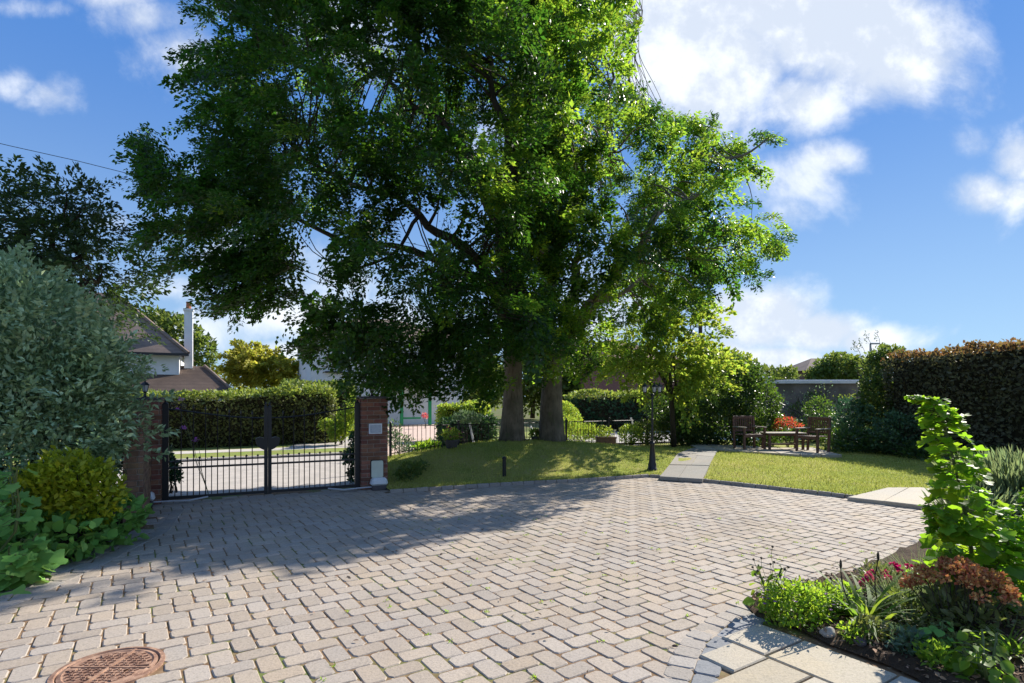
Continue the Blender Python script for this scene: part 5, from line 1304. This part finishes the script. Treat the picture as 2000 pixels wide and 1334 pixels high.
for i, (px, py, Z, rx, rz, lb) in enumerate(((930, 745, 48, 3.0, 2.6, 'rounded tree in the gap left of the beech trunks beyond the white house'), (1040, 735, 44, 2.6, 2.6, 'green tree seen in the gap between the two beech trunks'), (1115, 730, 40, 1.6, 2.4, 'green tree between the right beech trunk and the brick house'), (1390, 735, 44, 3.0, 2.4, 'far green tree beyond the rounded dark shrub'), (1490, 750, 55, 3.2, 1.8, 'low far tree just left of the garage roof'), (700, 745, 60, 3, 2, 'far tree behind the white house'))):
    tree('far_tree', lb, (P(px, 0, Z).x, Z, 0), 5, [EP(px, py, Z, rx, rx*.8, rz), EP(px-rx*9, py+14, Z, rx*.6, rx*.6, rz*.7), EP(px+rx*9, py+10, Z, rx*.6, rx*.6, rz*.7)], 4200, .36, M['far_green'], trunk_r=.2, group='far trees beyond the road')
shrub('boundary_shrub', 'dark shrub mass behind the garden table against the garage', [EP(1500, 835, 20.5, 1.0, .8, .5), EP(1560, 845, 20.5, 1.1, .8, .5), EP(1620, 835, 20, .9, .8, .55), EP(1600, 800, 21, .5, .5, .5), EP(1680, 850, 19, 1.0, .8, .6)], 7500, .09, M['shrub_dark'], .055, shell=.5)
def far_house():
    Z = 70.0; r = empty('house', (P(1600, 0, Z).x, Z, 0), 'distant house roof and brick chimney above the garage', 'house')
    x0 = P(1578, 0, Z).x; x1 = P(1655, 0, Z).x+4; ze = P(0, 724, Z).z
    mb = MB(); mb.box(((x0+x1)/2, Z+4, ze/2), (x1-x0, 8, ze)); mb.build('wall', M['far_brick'], r)
    mb = MB(); hip_roof(mb, x0, x1, Z, Z+8, ze+.02, P(0, 700, Z+4).z, 2.5, .5); mb.build('roof', M['roof_brown'], r)
    cx = P(1641, 0, Z+2).x; zt = P(0, 688, Z+2).z; mb = MB(); mb.box((cx, Z+2, zt-1.4), (.95, .9, 2.8)); mb.box((cx, Z+2, zt-.05), (1.1, 1.0, .16)); mb.build('chimney', M['far_brick'], r)
far_house()
# street lamp, poles, wire
r = empty('street_lamp', P(1700, 0, 40)*1, 'grey street lamp head above the far end of the hedge', 'street lamp'); r.location.z = 0
zt = P(0, 672, 40).z; mb = MB(); mb.tube([(0, 0, 0), (0, 0, zt)], [.09, .06], 8); mb.build('pole', M['galv'], r, local=True)
mb = MB(); mb.box((.30, 0, zt+.03), (.62, .22, .10), bev=.03); mb.build('lamp_head', M['galv'], r, local=True)
r = empty('utility_pole', P(1368, 0, 30)*1, 'wooden utility pole rising behind the bright tree', 'pole'); r.location.z = 0
zt = P(0, 590, 30).z; mb = MB(); mb.tube([(0, 0, 0), (0, 0, zt)], [.13, .09], 10); mb.build('pole', M['bark_dark'], r, local=True)
mb = MB(); mb.box((0, -.12, zt-.25), (.34, .18, .5), bev=.02); mb.build('junction_box', M['galv'], r, local=True)
mb = MB(); a = P(-60, 250, 26); b = P(1368, 600, 30); pts = []
for i in range(40): t = i/39; q = a.lerp(b, t); q.z -= 2.4*math.sin(math.pi*t)*.35; pts.append(q)
a2 = P(-60, 262, 26)
mb.tube([P(-60, 266, 24), P(20, 285, 24), P(150, 314, 24.4), P(262, 342, 25), P(420, 384, 26), P(700, 452, 28), P(1000, 520, 29), P(1366, 598, 30)], .014, 5)
tag(mb.build('overhead_wire', M['iron']), 'thin overhead wire crossing the sky at upper left', 'wire')
# bare shoots above hedge end
r = empty('seedling_tree', (P(1690, 0, 22).x, 22, 0), 'sparse bare-stemmed sapling above the garage roof beside the street lamp', 'tree'); mb = MB(); sets = []
for (x1_, y1_) in ((1692, 655), (1678, 668), (1712, 650), (1704, 690), (1668, 672)):
    e = P(x1_, y1_, 22); limb(mb, P(1692, 760, 22), e, .02, .006, 0, 1.5, 7, 5); sets.append(blob([(e.x, e.y, e.z-.1, .08, .08, .25)], 26, .08, .04, shell=.1))
limb(mb, (P(1692, 0, 22).x, 22, 0), P(1692, 762, 22), .03, .02, 0, .3); mb.build('stems', M['dark_stem'], r); leaves_obj('leaves', sets, M['dark_leaf'], r)

# ------------------------------------------------------------------ right bed plants
def tall_mallow():
    b = G(1905, 1195); top = P(1815, 782, 4.25)
    r = empty('tall_mallow', (b.x, b.y, .04), 'tall leaning bright green leafy mallow in the right flower bed', 'plant')
    mb = MB(); main = [Vector((b.x, b.y, .03)), P(1895, 1050, 4.3), P(1870, 930, 4.3), P(1845, 830, 4.27), top, P(1782, 775, 4.22)]
    mb.tube(main, [.016, .014, .011, .008, .005, .003], 7)
    cs, ds, ns, ls = [], [], [], []
    rr = random.Random(4)
    def along(line, t):
        s = t*(len(line)-1); i = min(int(s), len(line)-2); return line[i].lerp(line[i+1], s-i)
    def foliate(line, n, size0, size1, pet0, pet1, t0=.0):
        for j in range(n):
            t = t0+(1-t0)*(j+rr.random()*.5)/n; p = along(line, t); an = rr.uniform(0, 6.283); k = t
            size = size0+(size1-size0)*k; pet = (pet0+(pet1-pet0)*k)*rr.uniform(.4, 1.1)
            od = Vector((math.cos(an), math.sin(an), rr.uniform(-.15, .35))); e = p+od*pet
            mb.tube([p, e], .0028, 4)
            cs.append(tuple(e)); ds.append((od.x*.7, od.y*.7, rr.uniform(-.9, .1))); ns.append((od.x*.8+rr.uniform(-.4, .4), od.y*.8+rr.uniform(-.4, .4), .75)); ls.append(size*rr.uniform(.7, 1.2))
    foliate(main, 430, .125, .036, .25, .03, .06)
    for (q0, px, py, Zs) in ((1, 1812, 985, 4.2), (0, 1990, 1010, 4.3), (0, 2030, 930, 4.4), (1, 1960, 985, 4.5), (0, 1850, 1060, 4.0)):
        ln_ = [main[q0], main[q0].lerp(P(px, py, Zs), .5)+Vector((0, 0, -.03)), P(px, py, Zs)]; mb.tube(ln_, [.009, .006, .003], 6); foliate(ln_, 95, .12, .05, .17, .03, .1)
    mb.build('stems', M['stem'], r)
    leaves_obj('foliage', [(np.array(cs), np.array(ds), norm(np.array(ns)), np.array(ls), np.array(ls)*1.05, T_LOBE)], M['mallow_lit'], r)
tall_mallow()
def spikes(name, label, bases, n, hgt, spread, m, wd=.012, T=T_DIAM, cat='plant', heads=None, twist=.3, lean=.35):
    r = empty(name, (*bases[0][:2], .03), label, cat); sets = []
    for b in bases:
        k = n//len(bases); a = rg.uniform(0, 6.28, k); q = rg.random(k)**.5*spread
        c = np.array(b)[None, :]+np.c_[np.cos(a)*q*.4, np.sin(a)*q*.4, np.zeros(k)]
        d = np.c_[np.cos(a)*q/spread*lean, np.sin(a)*q/spread*lean, np.ones(k)]+rg.normal(size=(k, 3))*.10
        l = hgt*(.55+.5*rg.random(k)); sets.append((c, d, rdir(k), l, np.full(k, wd), T))
        if heads:
            tip = c+norm(d)*l[:, None]; sets.append((tip-norm(d)*.02, d, rdir(k), np.full(k, heads[0]), np.full(k, heads[1]), T_DIAM, 1))
    leaves_obj('stalks', sets, m, r); return r
spikes('lavender_bush', 'grey-green spiky lavender bush behind the tall mallow at the right edge', [(6.55, 7.3, .05), (6.9, 7.2, .05), (7.1, 7.6, .05), (6.3, 7.2, .05), (7.4, 7.1, .05)], 2600, .85, .60, [M['lavender'], M['lavender']], .016, heads=(.14, .022), lean=.75)
spikes('lavender_bush', 'smaller spiky lavender clump left of the tall mallow by the stepping slabs', [(5.45, 6.75, .05)], 260, .52, .4, [M['lavender'], M['lavender']], .013, heads=(.12, .02), lean=.8)
# daylilies
def daylily(label, b, n, ln, wd, m, T=T_STRAP2, stalks=(), seed=0, cat='plant'):
    r = empty('strap_leaved_plant', b, label, cat); a = rg.uniform(0, 6.28, n); el_ = rg.uniform(.5, 1.35, n)
    d = np.c_[np.cos(a)*np.cos(el_), np.sin(a)*np.cos(el_), np.sin(el_)]; nn = np.c_[-np.cos(a)*np.sin(el_), -np.sin(a)*np.sin(el_), np.cos(el_)]
    c = np.tile(np.array(b), (n, 1))+np.c_[np.cos(a)*.03, np.sin(a)*.03, np.zeros(n)]+rg.normal(size=(n, 3))*np.array([.03, .03, 0])
    l = ln*(.6+.6*rg.random(n)); leaves_obj('leaves', [(c, d, nn, l, wd*(.7+.5*rg.random(n)), T)], m, r)
    if stalks:
        mb = MB()
        for (p0, p1) in stalks:
            limb(mb, p0, p1, .005, .004, 0, .6, 6, 5); q = Vector(p1); mb.lathe(q-Vector((0, 0, .01)), [(.005, 0), (.011, .02), (.009, .05), (.002, .07)], 6)
        mb.build('flower_stalk', M['dark_stem'], r)
bD = G(1690, 1222); bD.z = .04
daylily('strappy daylily clump with two dark seed stalks in the right bed', tuple(bD), 76, .42, .030, M['strap_leaf'], stalks=[(G(1668, 1215), P(1642, 1108, 4.2)), (G(1712, 1200), P(1715, 1092, 4.25))])
bD2 = G(1775, 1232); bD2.z = .04
daylily('blue-grey strappy clump right of the daylily', tuple(bD2), 34, .24, .016, M['glaucous'])
bD3 = G(1975, 1290); bD3.z = .04
daylily('fine bright strappy clump at the bottom right corner', tuple(bD3), 70, .30, .012, M['fine_green'])
def mound(label, c, rx, rz, n, ln, m, wd=None, T=T_DIAM, name='bedding_plant', flowers=None, **kw):
    r_ = empty(name, (c[0], c[1], .03), label, 'plant'); e = [(c[0], c[1], .05+rz*.4, rx, rx*.9, rz)]
    sets = [blob(e, n, ln, wd, T, **kw)]; mats_ = [m]
    if flowers: 
        f = blob(e, flowers[0]*3, flowers[1], flowers[1]*.9, T_OVAL, shell=.98, zmin=.05+rz*.5)[0]; flower_set(r_, f[:flowers[0]], flowers[1]*.7, flowers[2])
    leaves_obj('foliage', sets, mats_, r_)
    mb = MB()
    for k in range(7):
        a = random.uniform(0, 6.28); limb(mb, (c[0], c[1], .03), (c[0]+math.cos(a)*rx*.6, c[1]+math.sin(a)*rx*.6, rz*.9), .004, .002, 0, 1, 4, 4)
    mb.build('stems', M['stem'], r_)
p = G(1555, 1222); mound('low bright green mound with small violet flowers at the bed corner', p, .24, .20, 2200, .034, M['fine_green'], .018, flowers=(26, .022, M['violet']), shell=.45)
p = G(1610, 1205); mound('second low green mound between corner mound and daylily', p, .17, .15, 900, .034, M['fine_green'], .018, shell=.45)
p = G(1512, 1205)
mallow('seedhead_plant', 'light green leafy plant with thin dark seed heads at the bed corner', (p.x, p.y, .03), 4, M['fine_green'], T_OVAL, .085, 60, .14, .38, 8)
def seedheads():
    r = empty('seed_stalks', (p.x, p.y+.05, .03), 'thin wiry stalks with round dark seed heads above the corner plant', 'plant'); mb = MB(); m2 = MB()
    for (x, y) in ((1509, 1068), (1487, 1090), (1472, 1093), (1470, 1108), (1475, 1122), (1512, 1098), (1540, 1108), (1533, 1112), (1562, 1135), (1505, 1102), (1480, 1115)):
        e = P(x, y, 4.3+random.uniform(-.1, .1)); limb(mb, Vector((p.x+random.uniform(-.04, .04), p.y, .05)), e, .0022, .0016, .02, .8, 6, 4); m2.lathe(e, [(.002, -.008), (.009, -.003), (.010, .004), (.003, .010)], 7)
    mb.build('stalks', M['stem'], r); m2.build('seed_heads', M['dark_stem'], r)
seedheads()
p = G(1725, 1165); mound('magenta flowering plant on the back edge of the right bed', (p.x, p.y), .22, .16, 500, .045, M['hedge'], .02, shell=.3)
def magenta():
    r = empty('magenta_flowers', (p.x, p.y, .03), 'cluster of magenta flowers on thin stems at the back of the right bed', 'flowers'); mb = MB(); sets = []
    for (x, y) in ((1690, 1132), (1700, 1127), (1707, 1118), (1725, 1125), (1735, 1128), (1745, 1103), (1752, 1108), (1682, 1140), (1713, 1136), (1741, 1136), (1765, 1130), (1790, 1135), (1775, 1107), (1728, 1118), (1758, 1118), (1812, 1122), (1695, 1122)):
        e = P(x, y, 4.62+random.uniform(-.1, .1)); limb(mb, (p.x+random.uniform(-.1, .1), p.y, .05), e, .003, .002, .02, .8, 5, 4); sets.append(leaves_obj('flower', [blob([(e.x, e.y, e.z, .022, .02, .014)], 26, .022, .018, T_OVAL, shell=.2)], M['magenta'], r))
    mb.build('stems', M['stem'], r)
magenta()
def sedum():
    b = G(1905, 1262); cx, cy = b.x+.0, b.y+.12
    r = empty('rusty_plant', (cx, cy, .03), 'rounded plant with massed rust-brown flower heads below the tall mallow', 'plant'); mb = MB(); sets = []
    for k in range(46):
        a = random.uniform(0, 6.28); q = math.sqrt(random.random()); x = cx+math.cos(a)*q*.33; y = cy+math.sin(a)*q*.26; z = .36+.13*(1-q*q)+random.uniform(-.03, .03)
        limb(mb, (cx+math.cos(a)*q*.08, cy+math.sin(a)*q*.08, .03), (x, y, z), .004, .003, 0, .6, 4, 4); sets.append(blob([(x, y, z, .05, .05, .026)], 60, .021, .018, T_OVAL, shell=.4))
    mb.build('stems', M['dark_stem'], r); leaves_obj('flower_heads', sets, M['sedum'], r)
    leaves_obj('leaves', [blob([(cx, cy, .2, .22, .2, .16)], 260, .07, .035, T_OVAL, shell=.3)], M['hedge'], r)
sedum()
def airy(label, px, py, n, hgt, spread, m, wd=.004):
    q = G(px, py); return spikes('wispy_grass', label, [(q.x, q.y, .03)], n, hgt, spread, m, wd, T_STRAP, lean=1.0)
airy('pale wispy fine-leaved plant between daylily and rusty plant', 1790, 1200, 420, .38, .5, M['lavender'])
airy('wispy pale stems behind the magenta flowers', 1800, 1150, 220, .34, .4, M['lavender'])
p2 = G(1845, 1285); mallow('broad_leaf_plant', 'dull green broad-leaved plant below the rusty plant', (p2.x, p2.y, .03), 4, M['mallow'], T_OVAL, .085, 34, .10, .22, 12)
p3 = G(1935, 1345); mallow('lance_leaf_plant', 'upright bright lance-leaved plant at the bottom right', (p3.x, p3.y, .03), 5, M['fine_green'], T_OVAL, .10, 70, .14, .30, 14)
for i, (x, y, s_, lb) in enumerate(((1745, 1262, .10, 'small green seedling plant on the soil beside the slab edge'), (1668, 1262, .10, 'tiny leafy seedling by the pale stone'), (1800, 1255, .13, 'small leafy plant under the blue-grey clump'), (1850, 1230, .16, 'leafy green plant under the rusty flower heads'))):
    q = G(x, y); mound(lb, q, s_, s_*.7, 120, .04, M['fine_green'] if i % 2 else M['hedge'], .02, shell=.2)
shrub('under_shrub', 'dense green foliage under the tall mallow at the right edge', [EP(1930, 1150, 4.7, .45, .3, .3), EP(2030, 1120, 4.6, .4, .4, .4), EP(1850, 1130, 4.8, .25, .25, .22)], 1100, .09, M['mallow_lit'], .07, T=T_OVAL, shell=.3)
for i, (x, y, s_, m_, lb) in enumerate(((1700, 1258, .11, 'hedge', 'dark leafy clump at the foot of the daylily'), (1775, 1290, .12, 'glaucous', 'grey-green low plant midway along the slab edge'), (1830, 1318, .11, 'fine_green', 'bright low plant near the slab end at the bottom right'), (1880, 1300, .13, 'hedge', 'dark green clump right of the broad-leaved plant'), (1760, 1215, .15, 'far_green', 'green foliage between daylily and rusty plant'), (1650, 1190, .13, 'fine_green', 'fresh green foliage behind the daylily'), (1820, 1190, .15, 'far_green', 'mid green foliage behind the rusty plant'), (1975, 1240, .2, 'hedge', 'leafy green plant at the right edge under the rusty plant'))):
    q = G(x, y); mound(lb, q, s_, s_*.9, 260, .045, M[m_], .022, shell=.2)
def dead_leaves():
    c = []
    while len(c) < 260:
        x, y = rg.uniform(1.4, 4.2), rg.uniform(2.8, 5.4)
        if inpoly(x, y, bed_r): c.append((x, y, .07+.02*rg.random()))
    for k in range(70): c.append((rg.uniform(-3.8, 1.2), rg.uniform(3.3, 8.5), .012))
    for k in range(60):
        x, y = rg.uniform(-2, 8), rg.uniform(10.5, 14)
        if inpoly(x, y, lawnp): c.append((x, y, h(x, y)+.03))
    c = np.array(c); n = len(c); d = rdir(n); d[:, 2] *= .25
    o = leaves_obj('fallen_leaves', [(c, d, rdir(n, 1.8), .02+.025*rg.random(n), .012+.015*rg.random(n), T_OVAL)], M['bark_chip'], None, (2, 6, 0)); tag(o, kind='stuff', label='dry brown fallen leaves on paving, lawn and soil')
dead_leaves()
def rock(label, c, s, m='stone', name='stone'):
    bm = bmesh.new(); bmesh.ops.create_icosphere(bm, subdivisions=3, radius=1)
    for v in bm.verts:
        k = 1+.10*math.sin(v.co.x*4+c[0]*9)+.08*math.sin(v.co.y*5+v.co.z*3); v.co = Vector((v.co.x*s[0]*k, v.co.y*s[1]*k, v.co.z*s[2]*k))
    me = bpy.data.meshes.new(name); bm.to_mesh(me); bm.free(); me.materials.append(M[m]); o = mesh_obj(name, me, None, c, True); tag(o, label, 'stone')
q = G(1617, 1250); rock('pale rounded stone on the bed edge beside the green mounds', (q.x, q.y, .05), (.052, .042, .038))
q = G(1765, 1180); rock('brown rock behind the daylily clump', (q.x-.1, q.y+.1, .06), (.13, .09, .06), 'stone')
q = G(1680, 1268); rock('small dark glossy stone at the slab edge in front of the daylily', (q.x, q.y, .05), (.045, .035, .03), 'cap')
